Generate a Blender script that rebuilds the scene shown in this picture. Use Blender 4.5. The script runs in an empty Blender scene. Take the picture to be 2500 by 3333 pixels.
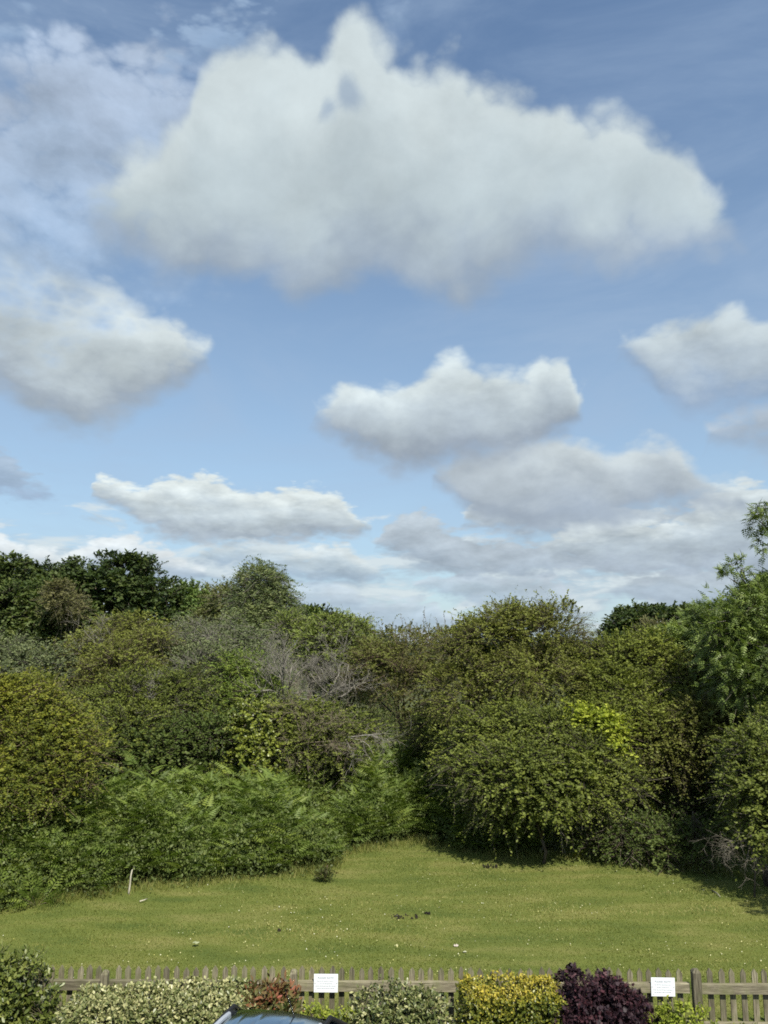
import bpy, math, random
import numpy as np
from mathutils import Vector, Matrix

random.seed(7)
rng = np.random.default_rng(11)
S = bpy.context.scene
C = S.collection
rad = math.radians

# ------------------------------------------------------------------ camera
H = 5.75                       # eye height: an upstairs window
PITCH = rad(9.7)
FPX = 2508.0                   # focal length in photo pixels (2500 x 3333)
cam_d = bpy.data.cameras.new('camera')
cam_d.sensor_fit = 'HORIZONTAL'; cam_d.sensor_width = 36.0
cam_d.lens = FPX / 2500.0 * 36.0
cam_d.clip_start = 0.1; cam_d.clip_end = 6000
cam = bpy.data.objects.new('camera', cam_d); C.objects.link(cam)
cam.location = (0, 0, H); cam.rotation_euler = (rad(90) + PITCH, 0, 0)
S.camera = cam

CP, SP = math.cos(PITCH), math.sin(PITCH)
def ray(px, py):
    cx, cy = (px - 1250.0) / FPX, (1666.5 - py) / FPX
    return np.array([cx, CP - cy * SP, SP + cy * CP])
def at(px, py, Y):             # the point at forward distance Y seen at that photo pixel
    r = ray(px, py); return np.array([0, 0, H]) + r * (Y / r[1])
def gnd(px, py, z=0.0):        # the point at height z seen at that photo pixel
    r = ray(px, py); return np.array([0, 0, H]) + r * ((z - H) / r[2])
def mpp(px, py, Y):            # metres per photo pixel there
    r = ray(px, py); return (Y / r[1]) / FPX

# ------------------------------------------------------------------ sun, exposure
SUN_EL = rad(52)
SUN_AZ = math.atan2(0.40, -0.92)           # clockwise from +Y: behind the camera, to the right
sun_dir = Vector((math.sin(SUN_AZ) * math.cos(SUN_EL), math.cos(SUN_AZ) * math.cos(SUN_EL), math.sin(SUN_EL)))
sl = bpy.data.lights.new('sun', 'SUN'); sl.energy = 3.6; sl.angle = rad(0.53); sl.color = (1.0, 0.95, 0.86)
so = bpy.data.objects.new('sun', sl); C.objects.link(so)
so.rotation_euler = sun_dir.to_track_quat('Z', 'Y').to_euler(); so.location = (20, -30, 60)
S.view_settings.view_transform = 'Standard'; S.view_settings.look = 'None'
EXPO = 0.9
S.view_settings.exposure = EXPO; S.view_settings.gamma = 1.0
S.view_settings.use_curve_mapping = False
S.cycles.use_denoising = False; S.cycles.filter_width = 1.75
S.cycles.max_bounces = 6; S.cycles.diffuse_bounces = 2; S.cycles.glossy_bounces = 3
S.cycles.transmission_bounces = 4; S.cycles.transparent_max_bounces = 6
S.cycles.caustics_reflective = False; S.cycles.caustics_refractive = False

# ------------------------------------------------------------------ sky
world = bpy.data.worlds.new('World'); S.world = world; world.use_nodes = True
world.cycles.sampling_method = 'MANUAL'; world.cycles.sample_map_resolution = 512
W = world.node_tree; W.nodes.clear()
def N(t, **kw):
    n = W.nodes.new(t)
    for k, v in kw.items(): setattr(n, k, v)
    return n
def setin(n, i, v):
    if isinstance(v, bpy.types.NodeSocket): W.links.new(v, n.inputs[i])
    elif v is not None: n.inputs[i].default_value = v
def M(op, a, b=None, c=None, clamp=False):
    n = N('ShaderNodeMath', operation=op); n.use_clamp = clamp
    for i, v in enumerate((a, b, c)): setin(n, i, v)
    return n.outputs[0]
def VM(op, a, b=None, scale=None):
    n = N('ShaderNodeVectorMath', operation=op)
    setin(n, 0, a); setin(n, 1, b)
    if scale is not None: setin(n, 3, scale)
    return n.outputs[0]
def MR(v, a, b, c=0.0, d=1.0, smooth=True):
    n = N('ShaderNodeMapRange'); n.interpolation_type = 'SMOOTHSTEP' if smooth else 'LINEAR'
    for i, x in enumerate((v, a, b, c, d)): setin(n, i, x)
    return n.outputs[0]
def MIXC(f, a, b, mode='MIX'):
    n = N('ShaderNodeMix', data_type='RGBA', blend_type=mode)
    setin(n, 0, f); setin(n, 6, a); setin(n, 7, b)
    return n.outputs[2]
def NOISE(vec, scale, detail, rough=0.55, dist=0.0, lac=2.0):
    n = N('ShaderNodeTexNoise'); setin(n, 'Vector', vec)
    n.inputs['Scale'].default_value = scale; n.inputs['Detail'].default_value = detail
    n.inputs['Roughness'].default_value = rough; n.inputs['Distortion'].default_value = dist
    n.inputs['Lacunarity'].default_value = lac
    return n
def srgb(r, g, b, k=1.0):
    f = lambda c: (c / 12.92 if c <= 0.04045 else ((c + 0.055) / 1.055) ** 2.4)
    k *= 2 ** -EXPO
    return (f(r / 255) * k, f(g / 255) * k, f(b / 255) * k, 1.0)

WS = 0.088                       # strength of the sky background
sky = N('ShaderNodeTexSky'); sky.sky_type = 'NISHITA'; sky.sun_disc = False
sky.sun_elevation = SUN_EL; sky.sun_rotation = SUN_AZ
sky.altitude = 60; sky.air_density = 1.0; sky.dust_density = 0.7; sky.ozone_density = 2.0
tc = N('ShaderNodeTexCoord')
D = VM('NORMALIZE', tc.outputs['Generated'])
sp = N('ShaderNodeSeparateXYZ'); W.links.new(D, sp.inputs[0])
AZ0 = M('ARCTAN2', sp.outputs[0], sp.outputs[1]); EL0 = M('ARCSINE', sp.outputs[2])
# the air itself: the hue of the photograph's blue, paling towards the horizon
base = MIXC(0.75, sky.outputs[0], (0.86, 0.94, 0.93, 1), 'MULTIPLY')
pale = MR(EL0, rad(-1), rad(38), 1.0, 0.0, smooth=False)
base = MIXC(M('MULTIPLY', M('POWER', pale, 1.2), 0.66), base, srgb(178, 202, 220, 1 / WS))

# puff noises: one set per distance class of cloud
def puff(vscale, detail, zs):
    v = VM('MULTIPLY', D, (1.0, 1.0, zs))
    warp = NOISE(v, vscale * 0.55, 3, 0.5)
    wv = VM('SUBTRACT', warp.outputs['Color'], (0.5, 0.5, 0.5))
    v2 = VM('ADD', v, VM('SCALE', wv, None, 0.55 / vscale))
    n1 = NOISE(v2, vscale, detail - 1, 0.62)
    n2 = NOISE(VM('ADD', v2, (0.012 / vscale * 6, 0.0, 0.10 / vscale * 6)), vscale, detail - 2, 0.58)
    vo = N('ShaderNodeTexVoronoi', feature='F1'); W.links.new(v2, vo.inputs['Vector'])
    vo.inputs['Scale'].default_value = vscale * 2.6
    vo.inputs['Detail'].default_value = 2.0; vo.inputs['Roughness'].default_value = 0.5
    h = M('ADD', M('MULTIPLY', n1.outputs[0], 0.66), M('MULTIPLY', M('SUBTRACT', 0.86, vo.outputs[0]), 0.34))
    lit = M('SUBTRACT', n1.outputs[0], n2.outputs[0])
    return wv, h, lit
PUFF = {'big': puff(5.5, 9, 1.25), 'mid': puff(9.0, 9, 1.6), 'low': puff(15.0, 8, 2.6)}

def azel(px, py):
    r = ray(px, py); r = r / np.linalg.norm(r)
    return math.atan2(r[0], r[1]), math.asin(r[2])

def float_curve(fac, pts):
    n = N('ShaderNodeFloatCurve'); setin(n, 1, fac)
    cu = n.mapping.curves[0]; n.mapping.extend = 'HORIZONTAL'
    while len(cu.points) > 2: cu.points.remove(cu.points[1])
    cu.points[0].location = pts[0]; cu.points[1].location = pts[-1]
    for p in pts[1:-1]: cu.points.new(*p)
    for p in cu.points: p.handle_type = 'AUTO'
    n.mapping.update()
    return n.outputs[0]

Q = 2500 / 1659.0
def cloud(col_in, top, bot, kind, lit=(205, 219, 223), mid=(180, 194, 203), dark=(150, 165, 182),
          amp=0.05, soft=0.02, bsoft=2.0, alpha=1.0, relief=0.6, bias=0.0, holes=(), endk=1.6, sn=0.55):
    """One cumulus: an upper and a lower outline (directions of the sky), roughened by the puff noise."""
    T = [azel(x * Q, y * Q) for x, y in top]; B = [azel(x * Q, y * Q) for x, y in bot]
    T.sort(); B.sort()
    ev = lambda P_, a: float(np.interp(a, [p[0] for p in P_], [p[1] for p in P_]))
    w_ = T[-1][0] - T[0][0]
    for e_, sg in ((0, 1), (-1, -1)):                    # blunt, rounded ends
        a_ = T[e_][0]; th = 0.40 * (ev(T, a_ + sg * w_ * 0.14) - ev(B, a_ + sg * w_ * 0.14)); c_ = (T[e_][1] + B[e_][1]) / 2
        ti_, bi_ = ev(T, a_ + sg * w_ * 0.05), ev(B, a_ + sg * w_ * 0.05)
        T[e_] = (a_, max(T[e_][1], min(c_ + th, c_ + 0.3 * (ti_ - c_)))); B[e_] = (B[e_][0], min(B[e_][1], max(c_ - th, c_ - 0.5 * (c_ - bi_))))
    a0 = min(p[0] for p in T + B); a1 = max(p[0] for p in T + B)
    e0 = min(p[1] for p in T + B) - 0.01; e1 = max(p[1] for p in T + B) + 0.01
    wv, h, lt = PUFF[kind]
    k = {'big': 0.08, 'mid': 0.045, 'low': 0.03}[kind]
    ws = N('ShaderNodeSeparateXYZ'); W.links.new(wv, ws.inputs[0])
    az = M('MULTIPLY_ADD', ws.outputs[0], k, AZ0); el = M('MULTIPLY_ADD', ws.outputs[2], k, EL0)
    u = MR(az, a0, a1, 0, 1, False)
    nt = [(min(1, max(0, (a - a0) / (a1 - a0))), (e - e0) / (e1 - e0)) for a, e in sorted(T)]
    nb = [(min(1, max(0, (a - a0) / (a1 - a0))), (e - e0) / (e1 - e0)) for a, e in sorted(B)]
    et = M('MULTIPLY_ADD', float_curve(u, nt), e1 - e0, e0)
    eb = M('MULTIPLY_ADD', float_curve(u, nb), e1 - e0, e0)
    up = M('SUBTRACT', et, el); dn = M('SUBTRACT', el, eb)
    ends = M('MULTIPLY', M('MINIMUM', M('SUBTRACT', az, a0), M('SUBTRACT', a1, az)), endk)
    f = M('MINIMUM', M('MINIMUM', up, M('DIVIDE', dn, bsoft)), ends)
    s0 = M('DIVIDE', dn, M('MAXIMUM', M('SUBTRACT', et, eb), 0.004))
    f = M('ADD', f, M('MULTIPLY', M('SUBTRACT', h, 0.405 - bias), M('MULTIPLY', MR(s0, 0.0, 0.6, 0.55, 1.0), amp)))
    a = M('MULTIPLY', MR(f, -soft * 1.1, soft * 0.55), alpha)
    for hx, hy, hr in holes:                             # thin places where the blue shows through
        ha, he = azel(hx * Q, hy * Q)
        dd = M('SQRT', M('ADD', M('POWER', M('MULTIPLY', M('SUBTRACT', az, ha), math.cos(he)), 2.0), M('POWER', M('SUBTRACT', el, he), 2.0)))
        dd = M('ADD', dd, M('MULTIPLY', M('SUBTRACT', h, 0.5), 0.05))
        a = M('MULTIPLY', a, MR(dd, 0.0, hr * 1.15, 0.55, 1.0))
    s = M('DIVIDE', dn, M('MAXIMUM', M('SUBTRACT', et, eb), 0.004))      # 0 at the flat base, 1 at the top
    s = M('ADD', s, M('MULTIPLY', M('SUBTRACT', h, 0.47), sn))
    c = MIXC(MR(s, -0.05, 0.40), srgb(*dark, 1 / WS), srgb(*mid, 1 / WS))
    c = MIXC(MR(s, 0.32, 0.88), c, srgb(*lit, 1 / WS))
    g = M('MULTIPLY_ADD', lt, relief, 1.0)
    g = M('MINIMUM', M('MAXIMUM', g, 0.72), 1.22)
    c = VM('SCALE', c, None, g)
    return MIXC(a, col_in, c)

# thin veils high up and the broken cover that goes on all round and down to the horizon
veil = NOISE(VM('MULTIPLY', D, (1.0, 1.0, 3.2)), 2.6, 7, 0.6, 0.6)
base = MIXC(MR(veil.outputs[0], 0.36, 0.74, 0.05, 0.50), base, srgb(168, 190, 216, 1 / WS))
zc = M('MAXIMUM', sp.outputs[2], 0.035)
plane = N('ShaderNodeCombineXYZ')
W.links.new(M('DIVIDE', sp.outputs[0], zc), plane.inputs[0]); W.links.new(M('DIVIDE', sp.outputs[1], zc), plane.inputs[1])
lowv = VM('MULTIPLY', D, (1.0, 1.0, 3.4))
ln1 = NOISE(lowv, 8.0, 8, 0.58, 0.3); ln2 = NOISE(VM('ADD', lowv, (0.004, 0.0, 0.05)), 8.0, 6, 0.55, 0.3)
pn = NOISE(VM('MULTIPLY', plane.outputs[0], (0.55, 0.42, 1.0)), 1.15, 8, 0.56, 0.25)
pn2 = NOISE(VM('ADD', VM('MULTIPLY', plane.outputs[0], (0.55, 0.42, 1.0)), (0.03, -0.16, 0)), 1.15, 5, 0.5, 0.25)
away = M('MAXIMUM', MR(M('ABSOLUTE', AZ0), rad(33), rad(50)), MR(EL0, rad(50), rad(62)))
lowc = MR(EL0, rad(4), rad(15), 1.0, 0.0)
thr = M('SUBTRACT', 0.78, M('ADD', M('MULTIPLY', lowc, 0.34), M('MULTIPLY', away, 0.27)))
thr = M('MAXIMUM', thr, 0.42)
isl = MR(EL0, rad(16), rad(26), 1.0, 0.0)
def lowmix(a, b): return M('ADD', M('MULTIPLY', a, M('SUBTRACT', 1.0, isl)), M('MULTIPLY', b, isl))
pnv = lowmix(pn.outputs[0], ln1.outputs[0]); pnw = lowmix(pn2.outputs[0], ln2.outputs[0])
pa = MR(pnv, M('SUBTRACT', thr, 0.03), M('ADD', thr, 0.09))
pl = MR(M('SUBTRACT', pnv, pnw), -0.10, 0.10)
pc = MIXC(pl, srgb(174, 191, 205, 1 / WS), srgb(217, 228, 232, 1 / WS))
col = MIXC(M('MULTIPLY', pa, 0.85), base, pc)

lowk = dict(amp=0.050, soft=0.009, bsoft=1.3, relief=0.75)
# low bands above the trees
col = cloud(col, [(560, 1300), (650, 1255), (750, 1262), (830, 1290), (900, 1288), (960, 1322), (1000, 1345)],
            [(560, 1345), (700, 1362), (850, 1372), (1000, 1362)], 'low', (202, 217, 228), (176, 195, 212), (170, 191, 210), alpha=0.85, **lowk)
col = cloud(col, [(890, 1262), (960, 1232), (1100, 1236), (1200, 1252), (1240, 1290), (1255, 1325)],
            [(890, 1268), (1000, 1296), (1120, 1318), (1255, 1335)], 'low', (200, 213, 224), (178, 195, 208), (170, 189, 206), alpha=0.9, **lowk)
col = cloud(col, [(1330, 1255), (1400, 1225), (1500, 1218), (1600, 1225), (1760, 1220)],
            [(1330, 1285), (1450, 1315), (1600, 1335), (1760, 1330)], 'low', (198, 211, 220), (176, 192, 206), (170, 187, 203), alpha=0.95, **lowk)
col = cloud(col, [(-120, 1130), (0, 1140), (60, 1172), (130, 1188), (200, 1158), (270, 1152), (340, 1180), (400, 1205), (440, 1228)],
            [(-120, 1260), (0, 1270), (150, 1270), (300, 1262), (440, 1242)], 'low', (228, 236, 239), (186, 201, 214), (166, 185, 204), **lowk)
col = cloud(col, [(1000, 1120), (1080, 1080), (1180, 1085), (1260, 1075), (1340, 1090), (1420, 1085), (1500, 1110)], [(1000, 1135), (1100, 1150), (1250, 1150), (1400, 1140), (1500, 1120)],
            'low', (216, 227, 230), (188, 201, 210), (170, 185, 199), **lowk)
col = cloud(col, [(1380, 1180), (1480, 1150), (1560, 1160), (1680, 1140), (1780, 1150)], [(1380, 1200), (1500, 1215), (1650, 1205), (1780, 1190)],
            'low', (224, 234, 235), (188, 202, 211), (170, 186, 201), **lowk)
col = cloud(col, [(420, 1195), (500, 1165), (600, 1170), (660, 1190), (700, 1168), (740, 1178), (790, 1215), (826, 1240)],
            [(420, 1205), (520, 1222), (600, 1245), (700, 1258), (826, 1248)], 'low', (218, 229, 232), (186, 203, 214), (162, 183, 202), **lowk)
col = cloud(col, [(1160, 1195), (1250, 1130), (1330, 1108), (1420, 1120), (1500, 1085), (1570, 1048), (1620, 1042), (1659, 1052), (1780, 1060)],
            [(1160, 1225), (1300, 1238), (1450, 1240), (1600, 1235), (1780, 1225)], 'low', (214, 225, 228), (182, 196, 206), (168, 182, 196), **lowk)
col = cloud(col, [(815, 1165), (860, 1113), (920, 1106), (970, 1138), (1050, 1168), (1120, 1172), (1190, 1190)],
            [(815, 1172), (870, 1205), (950, 1230), (1050, 1242), (1190, 1238)], 'low', (188, 201, 211), (178, 192, 204), (165, 181, 196), **lowk)
col = cloud(col, [(-140, 990), (0, 980), (30, 1000), (80, 1030), (125, 1062)], [(-140, 1075), (0, 1065), (60, 1075), (125, 1072)],
            'low', (172, 191, 211), (162, 183, 206), (156, 177, 202), alpha=0.9, **lowk)
col = cloud(col, [(200, 1060), (240, 1032), (300, 1058), (340, 1036), (400, 1028), (450, 1022), (500, 1040), (530, 1060), (600, 1070), (660, 1055), (720, 1070), (760, 1110), (795, 1135)],
            [(200, 1068), (260, 1105), (320, 1148), (420, 1170), (560, 1170), (680, 1165), (750, 1155), (795, 1142)],
            'low', (226, 236, 236), (194, 207, 214), (172, 186, 199), **lowk)
midk = dict(amp=0.060, soft=0.016, bsoft=1.6)
col = cloud(col, [(940, 1000), (1050, 975), (1180, 955), (1260, 958), (1330, 988), (1380, 968), (1430, 966), (1480, 1000), (1530, 1040), (1580, 1062)],
            [(940, 1012), (1010, 1085), (1080, 1130), (1200, 1145), (1300, 1135), (1400, 1115), (1500, 1100), (1600, 1085)],
            'mid', (206, 217, 222), (178, 190, 200), (158, 172, 188), **midk)
col = cloud(col, [(675, 890), (700, 866), (750, 838), (800, 848), (830, 842), (900, 828), (950, 788), (990, 766), (1040, 798), (1080, 800), (1130, 803), (1180, 780), (1220, 780), (1250, 825), (1262, 875)],
            [(675, 898), (720, 945), (800, 980), (880, 1008), (960, 1000), (1050, 1000), (1150, 975), (1230, 930), (1262, 885)],
            'mid', (215, 227, 230), (184, 197, 206), (158, 171, 186), **midk)
col = cloud(col, [(1530, 935), (1600, 900), (1659, 880), (1760, 878)], [(1530, 945), (1600, 970), (1659, 978), (1760, 980)],
            'mid', (186, 200, 214), (172, 188, 205), (160, 178, 198), **midk)
col = cloud(col, [(1355, 715), (1420, 698), (1500, 678), (1570, 664), (1659, 684), (1790, 690)],
            [(1355, 725), (1400, 800), (1450, 868), (1550, 872), (1659, 858), (1790, 835)],
            'mid', (203, 216, 222), (178, 193, 206), (150, 171, 196), **midk)
bigk = dict(amp=0.115, soft=0.022, bsoft=1.7, relief=0.55)
col = cloud(col, [(-170, 560), (-60, 530), (0, 528), (50, 530), (90, 536), (130, 566), (170, 584), (230, 590), (270, 636), (320, 676), (380, 698), (420, 733), (440, 752)],
            [(-170, 790), (0, 830), (60, 880), (130, 908), (200, 912), (260, 895), (330, 845), (400, 805), (440, 762)],
            'mid', (220, 231, 233), (194, 206, 211), (160, 173, 186), amp=0.065, soft=0.020, bsoft=1.5)
col = cloud(col, [(-200, 170), (-60, 200), (0, 215), (60, 135), (120, 115), (200, 175), (280, 165), (330, 140), (400, 175), (470, 200), (540, 260)],
            [(-200, 600), (0, 590), (120, 575), (240, 560), (330, 520), (440, 470), (540, 400)], 'mid', (180, 197, 219), (172, 192, 216), (156, 181, 210),
            amp=0.24, soft=0.045, bsoft=2.2, alpha=0.92, relief=0.9, bias=0.10)
col = cloud(col, [(350, 110), (420, 62), (470, 44), (520, 50), (560, 70)], [(350, 130), (430, 125), (500, 110), (560, 85)],
            'low', (158, 182, 210), (152, 178, 208), (146, 172, 204), amp=0.16, soft=0.03, bsoft=1.2, alpha=0.75, bias=0.02)
col = cloud(col, [(-60, 70), (0, 60), (40, 70)], [(-60, 100), (0, 95), (40, 85)], 'low', (158, 182, 210), (152, 178, 208), (146, 172, 204), amp=0.12, soft=0.03, bsoft=1.2, alpha=0.7, bias=0.04)
col = cloud(col, [(832, 30), (850, 18), (872, 30)], [(832, 48), (850, 56), (872, 44)], 'low', (160, 184, 212), (154, 180, 208), (146, 172, 204), amp=0.06, soft=0.03, bsoft=1.2, alpha=0.6, bias=0.0)
col = cloud(col, [(165, 425), (240, 372), (310, 335), (370, 285), (410, 225), (440, 165), (480, 128), (560, 112), (610, 130), (650, 162), (700, 136), (760, 92), (800, 110), (850, 144), (880, 180), (930, 178), (980, 164), (1030, 186), (1060, 212), (1150, 222), (1200, 232), (1300, 264), (1380, 272), (1440, 285), (1485, 318), (1515, 365), (1545, 420)],
            [(185, 470), (250, 520), (320, 560), (400, 585), (500, 598), (600, 608), (650, 630), (700, 628), (800, 596), (850, 598), (950, 616), (1050, 612), (1100, 584), (1200, 546), (1300, 548), (1400, 540), (1500, 520), (1545, 490)],
            'big', (208, 220, 223), (188, 202, 208), (160, 175, 191), holes=((752, 222, 0.017), (708, 252, 0.010)), endk=0.8, **bigk)
bg = N('ShaderNodeBackground'); W.links.new(col, bg.inputs[0]); bg.inputs[1].default_value = WS
out = N('ShaderNodeOutputWorld'); W.links.new(bg.outputs[0], out.inputs[0])

# ------------------------------------------------------------------ object helpers
def tag(o, label=None, cat=None, group=None, kind=None):
    if label: o['label'] = label
    if cat: o['category'] = cat
    if group: o['group'] = group
    if kind: o['kind'] = kind
    return o
def empty(name, loc, rz=0.0):
    o = bpy.data.objects.new(name, None); C.objects.link(o)
    o.location = tuple(float(v) for v in loc); o.rotation_euler = (0, 0, rz); o.empty_display_size = 0.2
    return o
def link(name, me, mat=None, parent=None, loc=None):
    o = bpy.data.objects.new(name, me); C.objects.link(o)
    if mat and not me.materials: me.materials.append(mat)
    if parent: o.parent = parent
    if loc is not None: o.location = tuple(float(v) for v in loc)
    return o
def np_mesh(name, V, F, tint=None, smooth=False):
    """V (n,3), F (m,k) with k = 3 or 4."""
    V = np.ascontiguousarray(V, dtype=np.float32); F = np.ascontiguousarray(F, dtype=np.int32)
    me = bpy.data.meshes.new(name); m, k = F.shape
    me.vertices.add(len(V)); me.vertices.foreach_set('co', V.ravel())
    me.loops.add(m * k); me.loops.foreach_set('vertex_index', F.ravel())
    me.polygons.add(m); me.polygons.foreach_set('loop_start', np.arange(0, m * k, k, dtype=np.int32))
    if smooth: me.polygons.foreach_set('use_smooth', np.ones(m, dtype=bool))
    if tint is not None:
        a = me.attributes.new('tint', 'FLOAT', 'POINT'); a.data.foreach_set('value', np.asarray(tint, dtype=np.float32))
    me.update(calc_edges=True)
    return me
class MB:                                             # boxes, prisms and tubes gathered into one mesh
    def __init__(s): s.v, s.f = [], []
    def add(s, v, f):
        n = len(s.v); s.v += [tuple(map(float, p)) for p in v]; s.f += [tuple(i + n for i in q) for q in f]
    def box(s, a, b, j=0.0):
        (x0, y0, z0), (x1, y1, z1) = a, b
        v = [(x0, y0, z0), (x1, y0, z0), (x1, y1, z0), (x0, y1, z0), (x0, y0, z1), (x1, y0, z1), (x1, y1, z1), (x0, y1, z1)]
        if j: v = [tuple(c + random.uniform(-j, j) for c in p) for p in v]
        s.add(v, [(0, 3, 2, 1), (4, 5, 6, 7), (0, 1, 5, 4), (1, 2, 6, 5), (2, 3, 7, 6), (3, 0, 4, 7)])
    def tube(s, pts, rs, k=6, cap=True):
        pts = [Vector([float(c) for c in p]) for p in pts]; base = len(s.v)
        for i, p in enumerate(pts):
            d = (pts[min(i + 1, len(pts) - 1)] - pts[max(i - 1, 0)])
            d = d.normalized() if d.length > 1e-9 else Vector((0, 0, 1))
            a = d.cross(Vector((0, 0, 1)) if abs(d.z) < 0.9 else Vector((1, 0, 0))).normalized(); b = d.cross(a)
            for q in range(k):
                t = 2 * math.pi * q / k
                s.v.append(tuple(p + (a * math.cos(t) + b * math.sin(t)) * rs[i]))
        for i in range(len(pts) - 1):
            for q in range(k):
                q2 = (q + 1) % k
                s.f.append((base + i * k + q, base + i * k + q2, base + (i + 1) * k + q2, base + (i + 1) * k + q))
        if cap:
            s.f.append(tuple(base + q for q in range(k))[::-1]); e = base + (len(pts) - 1) * k
            s.f.append(tuple(e + q for q in range(k)))
    def mesh(s, name, smooth=False):
        me = bpy.data.meshes.new(name); me.from_pydata(s.v, [], s.f)
        if smooth:
            for p in me.polygons: p.use_smooth = True
        me.update(); return me
    def build(s, name, mat, parent=None, smooth=False, loc=None, bevel=0.0):
        o = link(name, s.mesh(name, smooth), mat, parent, loc)
        if bevel:
            b = o.modifiers.new('bevel', 'BEVEL'); b.width = bevel; b.segments = 2; b.limit_method = 'ANGLE'
        return o

# ------------------------------------------------------------------ materials
MATS = {}
def nmat(name):
    m = bpy.data.materials.new(name); m.use_nodes = True; nt = m.node_tree
    return m, nt, nt.nodes['Principled BSDF']
def simple(name, col, rough=0.6, metal=0.0, spec=0.5, coat=0.0):
    if name in MATS: return MATS[name]
    m, nt, p = nmat(name)
    p.inputs['Base Color'].default_value = (*col, 1); p.inputs['Roughness'].default_value = rough
    p.inputs['Metallic'].default_value = metal; p.inputs['Specular IOR Level'].default_value = spec
    p.inputs['Coat Weight'].default_value = coat; p.inputs['Coat Roughness'].default_value = 0.03
    n = nt.nodes.new('ShaderNodeTexNoise'); n.inputs['Scale'].default_value = 60; n.inputs['Detail'].default_value = 4
    r = nt.nodes.new('ShaderNodeMapRange'); nt.links.new(n.outputs[0], r.inputs[0])
    r.inputs[3].default_value = max(0.0, rough - 0.05); r.inputs[4].default_value = min(1.0, rough + 0.05)
    nt.links.new(r.outputs[0], p.inputs['Roughness'])
    MATS[name] = m; return m
def leafmat(name, cols, twig=(0.10, 0.085, 0.065), trans=0.20, rough=0.58, spec=0.2, gain=1.0):
    """cols: three leaf colours picked by the tint each leaf carries; tint below 0 is twig."""
    if name in MATS: return MATS[name]
    m, nt, p = nmat(name); L = nt.links
    a = nt.nodes.new('ShaderNodeAttribute'); a.attribute_name = 'tint'
    r = nt.nodes.new('ShaderNodeValToRGB'); e = r.color_ramp.elements
    e[0].position = 0.0; e[0].color = (*[c * gain for c in cols[0]], 1); e[1].position = 1.0; e[1].color = (*[c * gain for c in cols[2]], 1)
    x = e.new(0.5); x.color = (*[c * gain for c in cols[1]], 1)
    L.new(a.outputs['Fac'], r.inputs[0])
    lt = nt.nodes.new('ShaderNodeMath'); lt.operation = 'LESS_THAN'; L.new(a.outputs['Fac'], lt.inputs[0]); lt.inputs[1].default_value = -0.001
    mx = nt.nodes.new('ShaderNodeMix'); mx.data_type = 'RGBA'; L.new(lt.outputs[0], mx.inputs[0]); L.new(r.outputs[0], mx.inputs[6]); mx.inputs[7].default_value = (*twig, 1)
    L.new(mx.outputs[2], p.inputs['Base Color'])
    p.inputs['Roughness'].default_value = rough; p.inputs['Specular IOR Level'].default_value = spec
    t = nt.nodes.new('ShaderNodeBsdfTranslucent')
    tcol = nt.nodes.new('ShaderNodeMix'); tcol.data_type = 'RGBA'; tcol.blend_type = 'MULTIPLY'; tcol.inputs[0].default_value = 1.0
    L.new(mx.outputs[2], tcol.inputs[6]); tcol.inputs[7].default_value = (1.25, 1.35, 0.55, 1)
    L.new(tcol.outputs[2], t.inputs[0])
    sh = nt.nodes.new('ShaderNodeMixShader'); sh.inputs[0].default_value = trans
    L.new(p.outputs[0], sh.inputs[1]); L.new(t.outputs[0], sh.inputs[2])
    L.new(sh.outputs[0], nt.nodes['Material Output'].inputs[0])
    MATS[name] = m; return m
def barkmat(name, c0, c1, scale=9.0):
    if name in MATS: return MATS[name]
    m, nt, p = nmat(name); L = nt.links
    tcn = nt.nodes.new('ShaderNodeTexCoord'); mp = nt.nodes.new('ShaderNodeMapping'); mp.inputs['Scale'].default_value = (1, 1, 0.25)
    L.new(tcn.outputs['Object'], mp.inputs[0])
    n = nt.nodes.new('ShaderNodeTexNoise'); n.inputs['Scale'].default_value = scale; n.inputs['Detail'].default_value = 6
    L.new(mp.outputs[0], n.inputs[0])
    r = nt.nodes.new('ShaderNodeValToRGB'); r.color_ramp.elements[0].position = 0.35; r.color_ramp.elements[0].color = (*c0, 1)
    r.color_ramp.elements[1].position = 0.65; r.color_ramp.elements[1].color = (*c1, 1)
    L.new(n.outputs[0], r.inputs[0]); L.new(r.outputs[0], p.inputs['Base Color'])
    b = nt.nodes.new('ShaderNodeBump'); b.inputs['Strength'].default_value = 0.6; b.inputs['Distance'].default_value = 0.03
    L.new(n.outputs[0], b.inputs['Height']); L.new(b.outputs[0], p.inputs['Normal'])
    p.inputs['Roughness'].default_value = 0.9; p.inputs['Specular IOR Level'].default_value = 0.2
    MATS[name] = m; return m
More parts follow.
